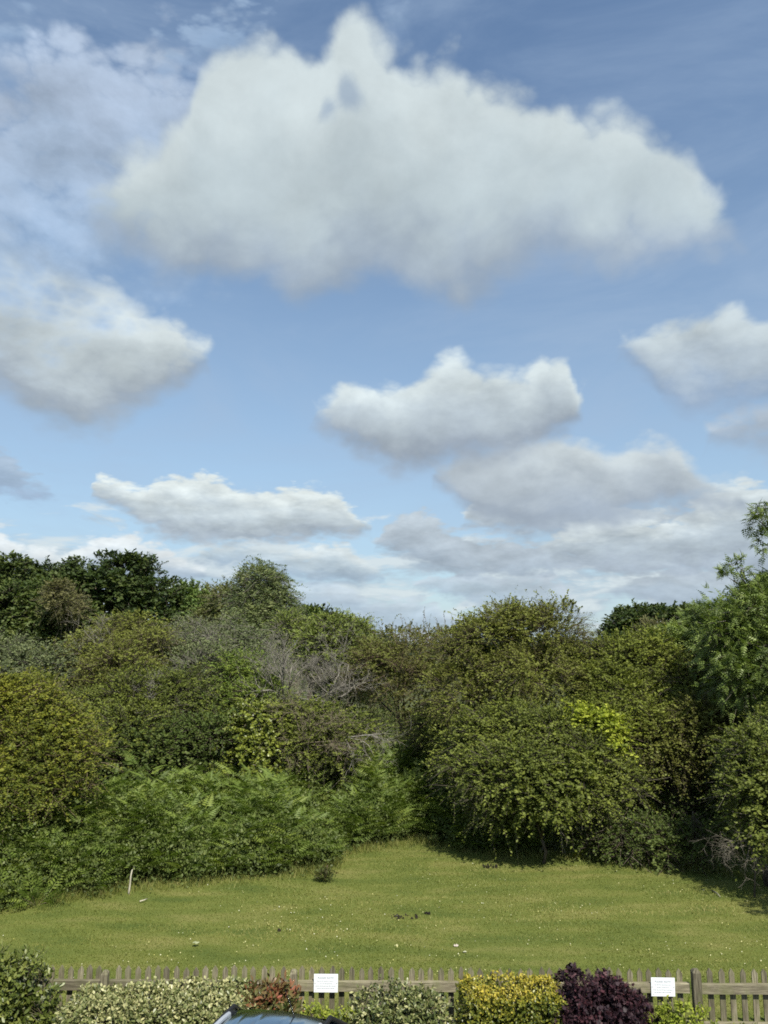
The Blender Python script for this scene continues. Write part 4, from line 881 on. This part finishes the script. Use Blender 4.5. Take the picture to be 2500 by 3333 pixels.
small_plant('fern_plant', 'single yellowing fern at the lawn edge below the front hawthorn', 'fern', 1905, 2795, 0.32, 0.38, leafmat('yellow_fern', [(0.05, 0.07, 0.015), (0.10, 0.12, 0.02), (0.16, 0.16, 0.03)]), 26, 0.5, (FERN_V, FERN_F))
small_plant('weed_plant', 'broad leaved weed at the lawn edge near the left end of the shade', 'plant', 1415, 2748, 0.25, 0.22, BRAM, 120, 0.10)
small_plant('fern_plant', 'pale fern arching onto the grass at the lower left corner of the bracken', 'fern', 120, 2948, 0.40, 0.34, FERN, 30, 0.5, (FERN_V, FERN_F))

# ------------------------------------------------------------------ small things on the lawn
SOIL = groundmat('dark_soil', [(0.012, 0.010, 0.008), (0.02, 0.017, 0.012), (0.035, 0.03, 0.02)], 8, 80, 0.8)
def clods(name, label, px, py, n, w, catname='soil clods'):
    b = gnd(px, py); root = empty(name, b); tag(root, label, catname)
    for i in range(n):
        mb = MB(); p = np.array([(rng.random() - .5) * w, (rng.random() - .5) * w * .5, .03]); r = rng.uniform(.012, .036); c = np.zeros(3)
        pts = [(c + np.array([math.cos(t), math.sin(t), 0]) * r * rng.uniform(.7, 1.2)) for t in np.linspace(0, 6.28, 7)[:-1]]
        top = [q + (c - q) * .45 + [0, 0, r * rng.uniform(.6, 1.0)] for q in pts]
        lo = [q - [0, 0, .05] for q in pts]
        mb.add(lo + pts + top, [tuple(range(12, 18))] + [(i, (i + 1) % 6, 6 + (i + 1) % 6, 6 + i) for i in range(6)] + [(6 + i, 6 + (i + 1) % 6, 12 + (i + 1) % 6, 12 + i) for i in range(6)])
        mb.build('clod', SOIL, root, loc=p)
    return root
clods('soil_clods', 'scrape of dark soil clods in the middle of the lawn', 1320, 2988, 22, 0.65)
clods('soil_clods', 'small dark clod on the lawn just right of the soil scrape', 1390, 2978, 5, 0.12)
clods('soil_clods', 'line of dark soil clods high on the lawn before the hawthorn', 1600, 2821, 14, 0.42)
clods('soil_clods', 'single black clod on the lawn left of the soil scrape', 910, 3032, 3, 0.09)
def fallen(name, label, px, py, size, col):
    b = gnd(px, py, .05); v = [(0, 0, .02)]; k = 11
    for i in range(k):
        r = size * (1.0 if i % 2 == 0 else .62) * rng.uniform(.8, 1.15); t = 6.283 * i / k; v.append((math.cos(t) * r, math.sin(t) * r * .8, rng.uniform(-.005, .03)))
    mb = MB(); mb.add(v, [(0, i + 1, (i + 1) % k + 1) for i in range(k)])
    o = mb.build(name, simple('dry_leaf_%d' % px, col, .7), loc=b); o.rotation_euler = (rad(12), 0, random.random()); return tag(o, label, 'leaf', 'fallen leaves on the lawn')
fallen('fallen_leaf', 'pale pinkish fallen leaf on the lawn, upper of the pair above the fence', 1484, 3079, 0.055, (0.42, 0.36, 0.31))
fallen('fallen_leaf', 'greenish white fallen leaf, lower of the pair above the fence', 1512, 3099, 0.050, (0.36, 0.37, 0.25))
fallen('fallen_leaf', 'flat pale green fallen leaf on the left of the lawn', 636, 3069, 0.075, (0.26, 0.28, 0.15))
for i, (px, py) in enumerate([(1290, 3080), (1470, 3035), (640, 2990)][:1]):
    fallen('fallen_leaf', 'small straw coloured fallen leaf left of the pale leaf pair', px, py, 0.045, (0.5, 0.48, 0.25))

# ------------------------------------------------------------------ picket fence
WOODZ, WOODX = woodmat('weathered_wood_upright', 'z'), woodmat('weathered_wood_rail', 'x')
fence = empty('picket_fence', (0, FY, 0)); tag(fence, 'weathered grey wooden picket fence along the near edge of the lawn', 'fence')
def fx(px, py=3190): return at(px, py, FY)[0]
def rail_z(x): return 0.825 - 0.0045 * (x + 0.0)      # the rail dips a little to the right
def picket_mesh():
    mb = MB(); w = 0.040 * random.uniform(.94, 1.06); sh = random.uniform(.045, .062); ap = random.uniform(-.006, .006); h = 1.0; t = 0.021; j = lambda: random.uniform(-.004, .004)
    o = [(-w, .06), (w, .06), (w + j(), h - sh + j()), (ap + .006, h + j()), (ap - .006, h + j()), (-w + j(), h - sh + j())]
    v = [(x, 0, z) for x, z in o] + [(x, t, z) for x, z in o]; n = len(o)
    mb.add(v, [tuple(range(n)), tuple(range(2 * n - 1, n - 1, -1))] + [((i + 1) % n, i, i + n, (i + 1) % n + n) for i in range(n)])
    return mb.mesh('picket')
PICK = [picket_mesh() for _ in range(14)]
for m_ in PICK: m_.materials.append(WOODZ)
def picket(x, dz):
    o = link('picket', random.choice(PICK), None, fence, (x, 0.046, dz + random.gauss(0, .007)))
    o.rotation_euler = (random.gauss(0, .006), random.gauss(0, .010), random.gauss(0, .01)); return o
def post(x, h=1.02, w=0.055):
    mb = MB(); d = .10; y0 = -.10
    v = [(-w, y0, -.2), (w, y0, -.2), (w, y0 + d, -.2), (-w, y0 + d, -.2)]
    v += [(-w, y0, h - .05), (w, y0, h - .05), (w, y0 + d, h - .03), (-w, y0 + d, h - .03)]
    v += [(-w * .55, y0 + .02, h), (w * .55, y0 + .02, h - .004), (w * .5, y0 + d - .02, h), (-w * .5, y0 + d - .02, h)]
    mb.add(v, [(0, 1, 5, 4), (1, 2, 6, 5), (2, 3, 7, 6), (3, 0, 4, 7), (4, 5, 9, 8), (5, 6, 10, 9), (6, 7, 11, 10), (7, 4, 8, 11), (8, 9, 10, 11)])
    return mb.build('post', WOODZ, fence, loc=(x, 0, 0), bevel=.006)
posts = [(fx(-260), 1.0), (fx(345), 1.0), (fx(957), 1.01), (fx(2262), 1.02), (fx(2900), 1.02)]
posts.insert(3, (fx(1606), .98))
for x, h_ in posts: post(x, h_, 0.062 if abs(x - fx(2262)) < .1 else .05)
def rail(x0, x1, z0, z1, hh, zoff):
    mb = MB(); n = 7
    for i in range(n + 1):
        t = i / n; x = x0 + (x1 - x0) * t; z = z0 + (z1 - z0) * t + (random.uniform(-.004, .004) if 0 < i < n else 0)
        mb.v += [(x, -.022, z - hh), (x, -.022, z), (x, .044, z + .002), (x, .044, z - hh)]
    for i in range(n):
        a = i * 4
        for q in range(4): mb.f.append((a + q, a + (q + 1) % 4, a + 4 + (q + 1) % 4, a + 4 + q))
    mb.f += [(3, 2, 1, 0), (n * 4, n * 4 + 1, n * 4 + 2, n * 4 + 3)]
    return mb.build('rail', WOODX, fence, bevel=.004)
for (xa, _), (xb, _) in zip(posts[:-1], posts[1:]):
    gap = .053 if xb < fx(2262) - .05 else .066
    for zoff, hh in ((0, .132), (-.52, .10)):
        d0 = .012 if xa > fx(2262) - .05 else 0
        rail(xa + gap, xb - (.053 if abs(xb - fx(2262)) > .1 else .085), rail_z(xa) + zoff - d0, rail_z(xb) + zoff - d0, hh, zoff)
x = fx(-250); 
while x < fx(2890):
    c = (x - 0) ; sp_ = 0.1435 if x < fx(957) else (0.1475 if x < fx(2262) else 0.163)
    if min(abs(x - p[0]) for p in posts) > .088: picket(x, (rail_z(x) - .825))
    x += sp_

# ------------------------------------------------------------------ the two notices
WHITE = simple('white_plastic', (0.80, 0.83, 0.84), 0.35)
INK = simple('grey_ink', (0.20, 0.23, 0.28), 0.6); SCREW = simple('screw_steel', (0.35, 0.35, 0.36), 0.4, 0.8)
def notice(label, px0, py0, px1, py1, tilt, skew):
    Y = FY - .028; a = at(px0, py0, Y); b_ = at(px1, py1, Y); w, h = abs(b_[0] - a[0]), abs(a[2] - b_[2])
    root = empty('notice_board', ((a[0] + b_[0]) / 2, Y, (a[2] + b_[2]) / 2)); tag(root, label, 'sign', 'white notices screwed to the fence'); root.rotation_euler = (0, tilt, skew)
    mb = MB(); mb.box((-w / 2, -.008, -h / 2), (w / 2, 0, h / 2)); mb.build('board', WHITE, root, bevel=.003)
    tcu = bpy.data.curves.new('heading', 'FONT'); tcu.body = 'PLEASE NOTE'; tcu.size = h * .145; tcu.align_x = 'CENTER'; tcu.align_y = 'CENTER'; tcu.extrude = .0004; tcu.space_character = 1.08
    tob = bpy.data.objects.new('type', tcu); hm = bpy.data.meshes.new_from_object(tob); bpy.data.objects.remove(tob); hm.materials.clear()
    to = link('heading', hm, INK, root); to.location = (-.004, -.0092, h * .29); to.rotation_euler = (rad(90), 0, 0)
    for z, wd in ((.12, .72), (-.02, .50), (-.15, .86), (-.28, .74)):          # four lines of small print, too small to read
        t = MB(); x = -wd * w / 2
        while x < wd * w / 2 - .01:
            l = random.uniform(.010, .032); l = min(l, wd * w / 2 - x); xx_ = x
            while xx_ < x + l - .003: t.box((xx_, -.0096, z * h - h * random.uniform(.011, .016)), (xx_ + .0032, -.0084, z * h + h * random.uniform(.011, .018))); xx_ += .0048
            x += l + .006
        t.build('print_line', INK, root)
    for sx_ in (-1, 1):
        t = MB(); t.tube([(sx_ * w * .445, -.008, h * .01), (sx_ * w * .445, -.0115, h * .01)], [.006, .005], 8); t.build('screw', SCREW, root)
    t = MB(); t.tube([(-w * .41, -.008, -h * .40), (-w * .41, -.010, -h * .40)], [.005, .004], 8); t.build('screw', SCREW, root)
notice('white PLEASE NOTE notice on the fence above the silver car roof', 1022, 3170, 1100, 3230, rad(.3), 0)
notice('white PLEASE NOTE notice on the fence between the purple shrub and the thick post', 2117, 3182, 2199, 3243, rad(1.6), rad(2))

# ------------------------------------------------------------------ shrubs in front of the fence
def boxlobes(x0, x1, y0, y1, z1, r):
    out = []; nx = max(2, int((x1 - x0) / (r * 1.2)) + 1)
    for x in np.linspace(x0 + r, x1 - r, nx):
        for y in (y0 + r * .9, y1 - r * .9):
            for z in (z1 - r, z1 - 2.1 * r, z1 - 3.2 * r):
                if z > .1: out.append([x, y, z, r * 1.05, r, r])
    return out
STAR_V = np.array([[0, 0, 0], [.30, .10, .03], [.52, .38, -.02], [.28, .42, .06], [.30, .80, 0], [.12, .66, .05], [0, 1, -.03], [-.12, .66, .05], [-.30, .80, 0], [-.28, .42, .06], [-.52, .38, -.02], [-.30, .10, .03]], float)
STAR_F = np.array([[0, 1, 2, 3], [0, 3, 4, 5], [0, 5, 6, 7], [0, 7, 8, 9], [0, 9, 10, 11]])
OVAL_V = np.array([[0, 0, 0], [.36, .22, .08], [.5, .5, .11], [.32, .8, .06], [0, 1, -.05], [-.32, .8, .06], [-.5, .5, .11], [-.36, .22, .08]], float)
OVAL_F = np.array([[0, 1, 2, 3], [0, 3, 4, 4], [0, 4, 4, 5], [0, 5, 6, 7]])
OVAL_F = np.array([[0, 1, 2, 3], [0, 3, 4, 5], [0, 5, 6, 7]])
def box_sprays(box, n, rough=.05):
    x0, x1, y0, y1, z1 = box; ar = np.array([(x1 - x0) * (y1 - y0) * 1.3, (x1 - x0) * z1 * 1.2, (y1 - y0) * z1, (y1 - y0) * z1, (x1 - x0) * z1 * .3]); f = rng.choice(5, n, p=ar / ar.sum())
    x = rng.uniform(x0, x1, n); y = rng.uniform(y0, y1, n); z = rng.uniform(.05, z1, n); nr = np.zeros((n, 3))
    z = np.where(f == 0, z1, z); y = np.where(f == 1, y0, y); x = np.where(f == 2, x0, x); x = np.where(f == 3, x1, x); y = np.where(f == 4, y1, y)
    nr[f == 0] = [0, 0, 1]; nr[f == 1] = [0, -1, 0]; nr[f == 2] = [-1, 0, 0]; nr[f == 3] = [1, 0, 0]; nr[f == 4] = [0, 1, 0]
    P = np.stack([x, y, z], 1); c = np.array([(x0 + x1) / 2, (y0 + y1) / 2, z1 * .5]); hs = np.array([(x1 - x0) / 2, (y1 - y0) / 2, z1 * .5])
    e = np.maximum(np.abs(P - c) / hs - (1 - .14 / hs), 0) * hs / .14; k = np.linalg.norm(e, axis=1); P -= np.sign(P - c) * np.where(k[:, None] > 1, (e - e / np.maximum(k, 1)[:, None]) * .14, 0)
    P += nr * (vnoise(P, 6.0, 77) * rough - rng.random(n) ** 2 * .13 - .03)[:, None]
    return P, unit(nr + .25 * rdir(n)), vnoise(P, 5.0, 78)
def shrub(name, label, catname, lobes, mat, n, leaf, aspect, box=None, K=8, L=.16, clump=.12, mean=.5, tv=.2, grad=None, tmpl=(OVAL_V, OVAL_F), singles=0, base=None, upn=.5, inner=.3, front=.6, droop=.2):
    ls = np.array(lobes, float); b = np.array(base if base is not None else (ls[:, 0].mean(), ls[:, 1].mean(), 0.02))
    root = empty(name, b); tag(root, label, catname)
    B, Dr, G = box_sprays(box, n) if box else lobe_sprays(lobes, n, clump, inner=inner, front=front, under=.6)
    m = len(B)
    d = unit(Dr + rdir(m) * .5 + np.array([0, 0, .25])); Ls = L * rng.uniform(.5, 1.3, m)
    t = (np.arange(K)[None] + rng.random((m, K))) / K; P = B[:, None] + d[:, None] * (t * Ls[:, None])[..., None]; P[..., 2] -= droop * t ** 2 * Ls[:, None]; P = P.reshape(-1, 3)
    q = m * K; dd = unit(np.repeat(d, K, 0) * .6 + rdir(q) * .8); nn = unit(rdir(q) * .55 + np.repeat(Dr, K, 0) * .5 + np.array([0, -.1, upn]))
    ok = P[:, 2] > .05; P, dd, nn = P[ok], dd[ok], nn[ok]; q = len(P)
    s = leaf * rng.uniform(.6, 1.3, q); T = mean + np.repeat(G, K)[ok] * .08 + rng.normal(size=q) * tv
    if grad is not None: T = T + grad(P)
    T = np.clip(T, 0, 1); R_ = frames(dd, nn); sc = np.stack([s * aspect, s, s * .7], 1)
    TV, TF = tmpl
    chosen = np.zeros(q, bool)
    if singles:                                          # the biggest leaves on the near side are objects of their own
        face = (P[:, 2] > np.quantile(P[:, 2], .35)) & (P[:, 1] < np.quantile(P[:, 1], .6)); score = np.where(face, s * (1 + .25 * rng.random(q)), 0)
        chosen[np.argsort(-score)[:singles]] = True
        lv = []
        for tv_ in np.linspace(.08, .92, 6):
            me = np_mesh('leaf', TV, TF, np.full(len(TV), tv_)); me.materials.append(mat); lv.append(me)
        for i in np.nonzero(chosen)[0]:
            o = bpy.data.objects.new('leaf', lv[min(5, int(T[i] * 6))]); C.objects.link(o); o.parent = root
            mt = np.eye(4); mt[:3, :3] = R_[i] * sc[i][None, :]; mt[:3, 3] = P[i] - b; o.matrix_local = Matrix(mt.tolist())
    r = ~chosen
    parts = [merge(TV, TF, R_[r], P[r] - b, sc[r], T[r])]
    b0 = B - d * (Ls * .8)[:, None] - b; sd = d * (Ls * 1.8)[:, None]; ln = np.linalg.norm(sd, axis=1)
    parts.append(merge(STEM_V, LEAF_F, frames(sd, unit(rdir(m) + [0, -1.5, .5])), b0, np.stack([np.full(m, .006), ln, ln], 1), np.full(m, -1.0)))
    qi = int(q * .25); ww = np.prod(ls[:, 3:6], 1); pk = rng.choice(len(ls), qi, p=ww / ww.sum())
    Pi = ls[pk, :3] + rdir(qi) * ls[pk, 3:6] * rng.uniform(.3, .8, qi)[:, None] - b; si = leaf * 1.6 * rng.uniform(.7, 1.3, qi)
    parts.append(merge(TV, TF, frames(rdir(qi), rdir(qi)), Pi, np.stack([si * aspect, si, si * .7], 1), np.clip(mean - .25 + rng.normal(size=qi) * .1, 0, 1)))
    V, F, T_ = cat(parts); fo = link('foliage', np_mesh('foliage', V, F, T_), mat, root); fo['kind'] = 'stuff'
    mb = MB(); cen = ls[:, :3]
    for i in range(9):
        tpt = cen[rng.integers(len(cen))] - b; mb.tube([(rng.normal() * .06, rng.normal() * .06, -.05), tpt * [.6, .6, .5] + rng.normal(size=3) * .03, tpt], [.014, .010, .005], 5)
    mb.build('stem', BARK, root); return root
def sx(px, Y, py=3260): return at(px, py, Y)[0]
VARI = leafmat('variegated_leaves', [(0.045, 0.065, 0.018), (0.15, 0.175, 0.055), (0.46, 0.44, 0.21)], twig=(.14, .12, .08), trans=.18, rough=.38, spec=.5)
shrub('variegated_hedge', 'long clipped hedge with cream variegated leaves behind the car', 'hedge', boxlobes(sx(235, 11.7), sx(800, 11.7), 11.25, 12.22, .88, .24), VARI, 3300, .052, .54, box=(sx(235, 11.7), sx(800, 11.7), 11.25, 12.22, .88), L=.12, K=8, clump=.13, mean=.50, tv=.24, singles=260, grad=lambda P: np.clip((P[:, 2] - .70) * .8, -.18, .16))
shrub('variegated_shrub', 'rounded shrub with cream variegated leaves right of the car', 'shrub', [[sx(1285, 11.7) + dx, 11.75 + dy, z, .34, .32, .30] for dx, dy, z in ((-.28, 0, .55), (.05, .05, .62), (.32, 0, .55), (-.1, -.15, .35), (.25, -.15, .3), (-.4, -.1, .3), (.42, .02, .35))], VARI, 1500, .055, .52, K=8, clump=.12, mean=.44, tv=.26, singles=220)
PHOT = leafmat('photinia_leaves', [(0.055, 0.085, 0.020), (0.14, 0.13, 0.045), (0.32, 0.075, 0.05)], twig=(.16, .08, .05), trans=.2, rough=.35, spec=.5)
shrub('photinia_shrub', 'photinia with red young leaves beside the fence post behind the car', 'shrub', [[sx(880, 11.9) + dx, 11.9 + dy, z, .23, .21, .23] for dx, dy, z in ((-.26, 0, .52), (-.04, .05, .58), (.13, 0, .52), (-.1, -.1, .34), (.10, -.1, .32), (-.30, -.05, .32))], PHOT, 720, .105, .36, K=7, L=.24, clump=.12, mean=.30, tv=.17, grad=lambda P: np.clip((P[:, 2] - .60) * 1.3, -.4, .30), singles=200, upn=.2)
GEUO = leafmat('golden_leaves', [(0.055, 0.085, 0.014), (0.21, 0.215, 0.025), (0.52, 0.42, 0.06)], twig=(.14, .12, .06), trans=.22, rough=.4, spec=.45)
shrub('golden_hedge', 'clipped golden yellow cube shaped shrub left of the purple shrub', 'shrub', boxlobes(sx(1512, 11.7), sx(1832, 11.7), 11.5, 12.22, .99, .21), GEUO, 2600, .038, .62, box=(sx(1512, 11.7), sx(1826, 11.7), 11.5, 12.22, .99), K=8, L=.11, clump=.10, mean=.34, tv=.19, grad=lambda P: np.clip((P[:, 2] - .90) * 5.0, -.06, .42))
LIME = leafmat('lime_leaves', [(0.10, 0.14, 0.018), (0.24, 0.29, 0.035), (0.40, 0.42, 0.07)], twig=(.12, .11, .05), trans=.28)
shrub('lime_shrub', 'small lime green shrub under the right hand notice', 'shrub', [[sx(2200, 11.6) + dx, 11.65 + dy, z, .22, .2, .2] for dx, dy, z in ((-.2, 0, .50), (.05, 0, .55), (.25, 0, .48), (0, -.1, .36), (-.28, -.05, .32), (.3, -.05, .3))], LIME, 560, .045, .6, K=8, L=.13, clump=.09, mean=.5)
shrub('lime_shrub', 'small lime green shrub between the car roof and the fence', 'shrub', [[sx(1075, 11.8) + dx, 11.85 + dy, z, .2, .18, .18] for dx, dy, z in ((-.2, 0, .42), (.05, 0, .40), (.24, 0, .44), (0, -.1, .28))], LIME, 420, .05, .45, K=7, L=.15, clump=.09, mean=.5)
PURP = leafmat('purple_leaves', [(0.014, 0.008, 0.011), (0.030, 0.014, 0.019), (0.085, 0.030, 0.036)], twig=(.05, .03, .03), trans=.12, rough=.55, spec=.25)
px0 = sx(1965, 11.7)
shrub('purple_shrub', 'dark purple leaved shrub with maple like leaves right of the golden cube', 'shrub',
      [[px0 + dx, 11.75 + dy, z, rx, .30, rz] for dx, dy, z, rx, rz in ((-.30, .05, .68, .26, .26), (.0, .1, .72, .30, .25), (.25, .1, .62, .26, .24), (-.05, -.1, .5, .4, .34), (.38, 0, .45, .28, .28), (-.35, -.05, .42, .28, .3), (.55, -.1, .22, .25, .22), (-.40, .12, .92, .05, .16))],
      PURP, 1500, .066, .80, K=6, L=.17, clump=.13, mean=.45, tv=.22, tmpl=(STAR_V, STAR_F), singles=260)
GREEN = leafmat('shrub_leaves', [(0.055, 0.078, 0.014), (0.115, 0.145, 0.026), (0.23, 0.25, 0.06)], twig=(.12, .10, .06), trans=.25, rough=.42, spec=.45)
lx = sx(40, 11.7, 3200)
shrub('garden_shrub', 'tall loose mid green shrub in the lower left corner', 'shrub', [[lx + dx, 11.7 + dy, z, .40, .38, .34] for dx, dy, z in ((-.25, 0, 1.0), (.1, .02, .92), (-.45, .1, .9), (.22, 0, .62), (-.2, -.15, .62), (-.6, -.05, .55), (.2, -.05, .32), (-.2, -.15, .3))], GREEN, 1700, .066, .5, K=8, L=.2, clump=.15, mean=.5, tv=.22)
shrub('low_shrub', 'low dark green shrub at the bottom edge before the right fence panel', 'shrub', [[sx(2405, 11.5) + dx, 11.6, .26, .22, .2, .18] for dx in (-.16, .14)], GREEN, 260, .06, .45, K=7, L=.15, clump=.1, mean=.55)

# ------------------------------------------------------------------ the parked car: only its roof shows in the photograph
YAW = rad(-14)
def carmat(name, col, rough, metal, coat):
    m, nt, p = nmat(name); p.inputs['Base Color'].default_value = (*col, 1); p.inputs['Metallic'].default_value = metal; p.inputs['Roughness'].default_value = rough
    p.inputs['Coat Weight'].default_value = coat; p.inputs['Coat Roughness'].default_value = .02
    n = nt.nodes.new('ShaderNodeTexNoise'); n.inputs['Scale'].default_value = 900; n.inputs['Detail'].default_value = 2
    tcn = nt.nodes.new('ShaderNodeTexCoord'); nt.links.new(tcn.outputs['Object'], n.inputs[0])
    r = nt.nodes.new('ShaderNodeMapRange'); nt.links.new(n.outputs[0], r.inputs[0]); r.inputs[3].default_value = max(0, rough - .03); r.inputs[4].default_value = rough + .03; nt.links.new(r.outputs[0], p.inputs['Roughness'])
    return m
PAINT = carmat('slate_car_paint', (0.40, 0.47, 0.49), .14, 1.0, .6); GLASS = carmat('dark_car_glass', (0.012, 0.014, 0.015), .04, .0, .5)
BLACK = simple('black_trim', (0.012, 0.012, 0.013), .45); CHROME = simple('brushed_alloy', (0.74, 0.75, 0.76), .42, 0.75); RUB = simple('tyre_rubber', (0.018, 0.018, 0.018), .85); LAMP = simple('clear_lamp', (0.6, 0.62, 0.64), .1); REDL = simple('red_lamp', (0.35, 0.01, 0.01), .2)
ROOF_Z = 1.60
edge = gnd(915, 3291, ROOF_Z - .040)                         # middle of the roof's far edge
fwd = np.array([math.sin(-YAW), math.cos(-YAW), 0])
car_o = edge - fwd * 0.95; car_o[2] = 0               # the car's own origin: its front edge of roof is at y = +0.95
car = empty('parked_car', car_o, YAW); tag(car, 'blue grey metallic car with silver roof rails parked before the hedge', 'car')
def loft(sections, name, mat, close=False, smooth=True, parent=None):
    V = [p for s in sections for p in s]; k = len(sections[0]); F = []
    for i in range(len(sections) - 1):
        for q in range(k - 1): F.append((i * k + q, i * k + q + 1, (i + 1) * k + q + 1, (i + 1) * k + q))
    if close: F += [tuple(range(k))[::-1], tuple((len(sections) - 1) * k + q for q in range(k))]
    me = bpy.data.meshes.new(name); me.from_pydata([tuple(map(float, v)) for v in V], [], F)
    for p in me.polygons: p.use_smooth = smooth
    me.update(); return link(name, me, mat, parent or car)
def roof_point(u, y):
    """Roof panel: crown across, pressed ribs along, falling away at the front."""
    w = 0.59 * (1 - .04 * abs(y) ** 2); x = u * w
    z = ROOF_Z - .050 * abs(u) ** 2.4 - (.040 * max(0, (y - .55) / .4) ** 2.0) - (.045 * max(0, (-y - .6) / .9) ** 2)
    for c in (-.62, -.25, .25, .62): z -= .0045 * math.exp(-((u - c) / .045) ** 2) * min(1, max(0, (.80 - y) / .12)) * min(1, max(0, (1.35 + y) / .12))
    return (x, y, z)
loft([[roof_point(u, y) for u in np.linspace(-1, 1, 61)] for y in np.linspace(.95, -1.5, 50)], 'roof', PAINT)
ss = lambda w, z: [(-w * .86, z)]
def body_section(y, w, z0, z1, r=.12):
    pts = [(-w + r * .6, z0), (-w, z0 + r), (-w * 1.0, (z0 + z1) / 2), (-w + .03, z1 - r * .6), (-w + r, z1), (0, z1 + .02), (w - r, z1), (w - .03, z1 - r * .6), (w, (z0 + z1) / 2), (w, z0 + r), (w - r * .6, z0)]
    return [(x, y, z) for x, z in pts]
loft([body_section(y, w, z0, z1) for y, w, z0, z1 in ((2.32, .62, .35, .62), (2.22, .78, .24, .78), (1.9, .88, .22, .93), (1.3, .90, .20, 1.02), (.6, .90, .20, 1.04), (-.8, .90, .20, 1.05), (-1.7, .89, .22, 1.04), (-2.0, .86, .26, 1.0), (-2.12, .78, .34, .9))], 'body', PAINT, close=True)
def cab(y, wb, wt, zb, zt): return [(-wb, y, zb), (-wt, y, zt), (wt, y, zt), (wb, y, zb)]
mbw = MB(); mbw.add([(-.72, 1.72, 1.02), (.72, 1.72, 1.02), (.56, .97, 1.525), (-.56, .97, 1.525)], [(0, 1, 2, 3)]); mbw.build('windscreen', GLASS, car)
mbw = MB(); mbw.add([(-.70, -1.98, 1.04), (-.55, -1.53, 1.50), (.55, -1.53, 1.50), (.70, -1.98, 1.04)], [(0, 1, 2, 3)]); mbw.build('rear_window', GLASS, car)
for s in (-1, 1):
    for y0, y1, t0, t1 in ((1.40, .12, .86, .12), (.04, -.86, .04, -.86), (-.94, -1.72, -.94, -1.42)):
        m_ = MB(); m_.add([(s * .835, y0, 1.05), (s * .835, y1, 1.05), (s * .618, t1, 1.50), (s * .618, t0, 1.50)], [(0, 1, 2, 3) if s > 0 else (3, 2, 1, 0)]); m_.build('side_window', GLASS, car)
    m_ = MB(); m_.tube([(s * .74, 1.74, 1.03), (s * .66, 1.36, 1.30), (s * .592, .96, 1.545), (s * .597, .4, 1.560), (s * .597, -.9, 1.555), (s * .585, -1.5, 1.52), (s * .72, -2.0, 1.04)], [.03, .03, .03, .028, .028, .03, .035], 8); m_.build('roof_pillar', BLACK, car, smooth=True)
    m_ = MB(); m_.tube([(s * .72, .08, 1.05), (s * .605, .08, 1.53)], [.035, .03], 6); m_.tube([(s * .72, -.9, 1.05), (s * .605, -.9, 1.53)], [.035, .03], 6); m_.build('door_pillar', BLACK, car)
    # roof rail: silver bar on black feet
    rl = MB(); prof = [(-.022, 0), (-.020, .030), (-.008, .038), (.010, .036), (.022, .024), (.022, 0)]
    ys = [.74, .68, .55, .3, 0, -.4, -.8, -1.05, -1.2]; zs = [1.548, 1.556, 1.566, 1.572, 1.574, 1.572, 1.562, 1.552, 1.540]
    for y, z in zip(ys, zs):
        for a, b_ in prof: rl.v.append((s * (.560 - .012 * abs(y)) + a, y, z + b_))
    for i in range(len(ys) - 1):
        for q in range(6): rl.f.append((i * 6 + q, (i + 1) * 6 + q, (i + 1) * 6 + (q + 1) % 6, i * 6 + (q + 1) % 6))
    rl.f += [tuple(range(6)), tuple((len(ys) - 1) * 6 + q for q in range(6))[::-1]]
    ro = rl.build('roof_rail', CHROME, car, smooth=False)
    for fy, fz in (([.745, .80, .87, .94], [1.547, 1.538, 1.518, 1.490]), ([-1.205, -1.27, -1.34, -1.42], [1.538, 1.528, 1.508, 1.478])):
        ft = MB(); k6 = len(prof)
        for n_, (y, z) in enumerate(zip(fy, fz)):
            for a, b_ in prof: ft.v.append((s * (.560 - .012 * abs(y)) + a * (1.05 + .12 * n_), y, z + b_ * (1.0 - .16 * n_) + .0005))
        for i in range(3):
            for q in range(k6): ft.f.append((i * k6 + q, i * k6 + (q + 1) % k6, (i + 1) * k6 + (q + 1) % k6, (i + 1) * k6 + q))
        ft.f += [tuple(range(k6)), tuple(3 * k6 + q for q in range(k6))[::-1]]
        ft.build('rail_foot', BLACK, ro)
    m_ = MB(); m_.box((s * .98 - .09, 1.16, 1.02), (s * .98 + .09, 1.30, 1.17)); m_.build('mirror', PAINT, car, bevel=.03)
    m_ = MB(); m_.box((s * .66 - .14, 2.14, .68), (s * .66 + .14, 2.25, .80)); m_.build('headlight', LAMP, car, bevel=.03)
    m_ = MB(); m_.box((s * .74 - .07, -2.09, .72), (s * .74 + .07, -2.00, .98)); m_.build('tail_light', REDL, car, bevel=.02)
    for y in (1.42, -1.32):
        w = MB(); w.tube([(s * .70, y, .33), (s * .72, y, .33), (s * .90, y, .33), (s * .915, y, .33)], [.30, .33, .33, .30], 28); wo = w.build('wheel', RUB, car, smooth=False)
        r_ = MB(); r_.tube([(s * .905, y, .33), (s * .925, y, .33)], [.215, .21], 20)
        for k in range(5):
            t = 6.283 * k / 5; r_.tube([(s * .928, y, .33), (s * .932, y + math.cos(t) * .2, .33 + math.sin(t) * .2)], [.035, .022], 5)
        r_.build('rim', CHROME, wo)
m_ = MB(); m_.box((-.62, 2.20, .30), (.62, 2.345, .52)); m_.build('bumper', BLACK, car, bevel=.04)
m_ = MB(); m_.box((-.70, -2.16, .36), (.70, -2.02, .58)); m_.build('bumper', BLACK, car, bevel=.04)
m_ = MB(); m_.tube([(.20, .84, 1.565), (.20, .83, 1.59), (.165, .80, 1.72), (.12, .76, 1.86)], [.018, .008, .004, .003], 8); m_.build('aerial', BLACK, car)
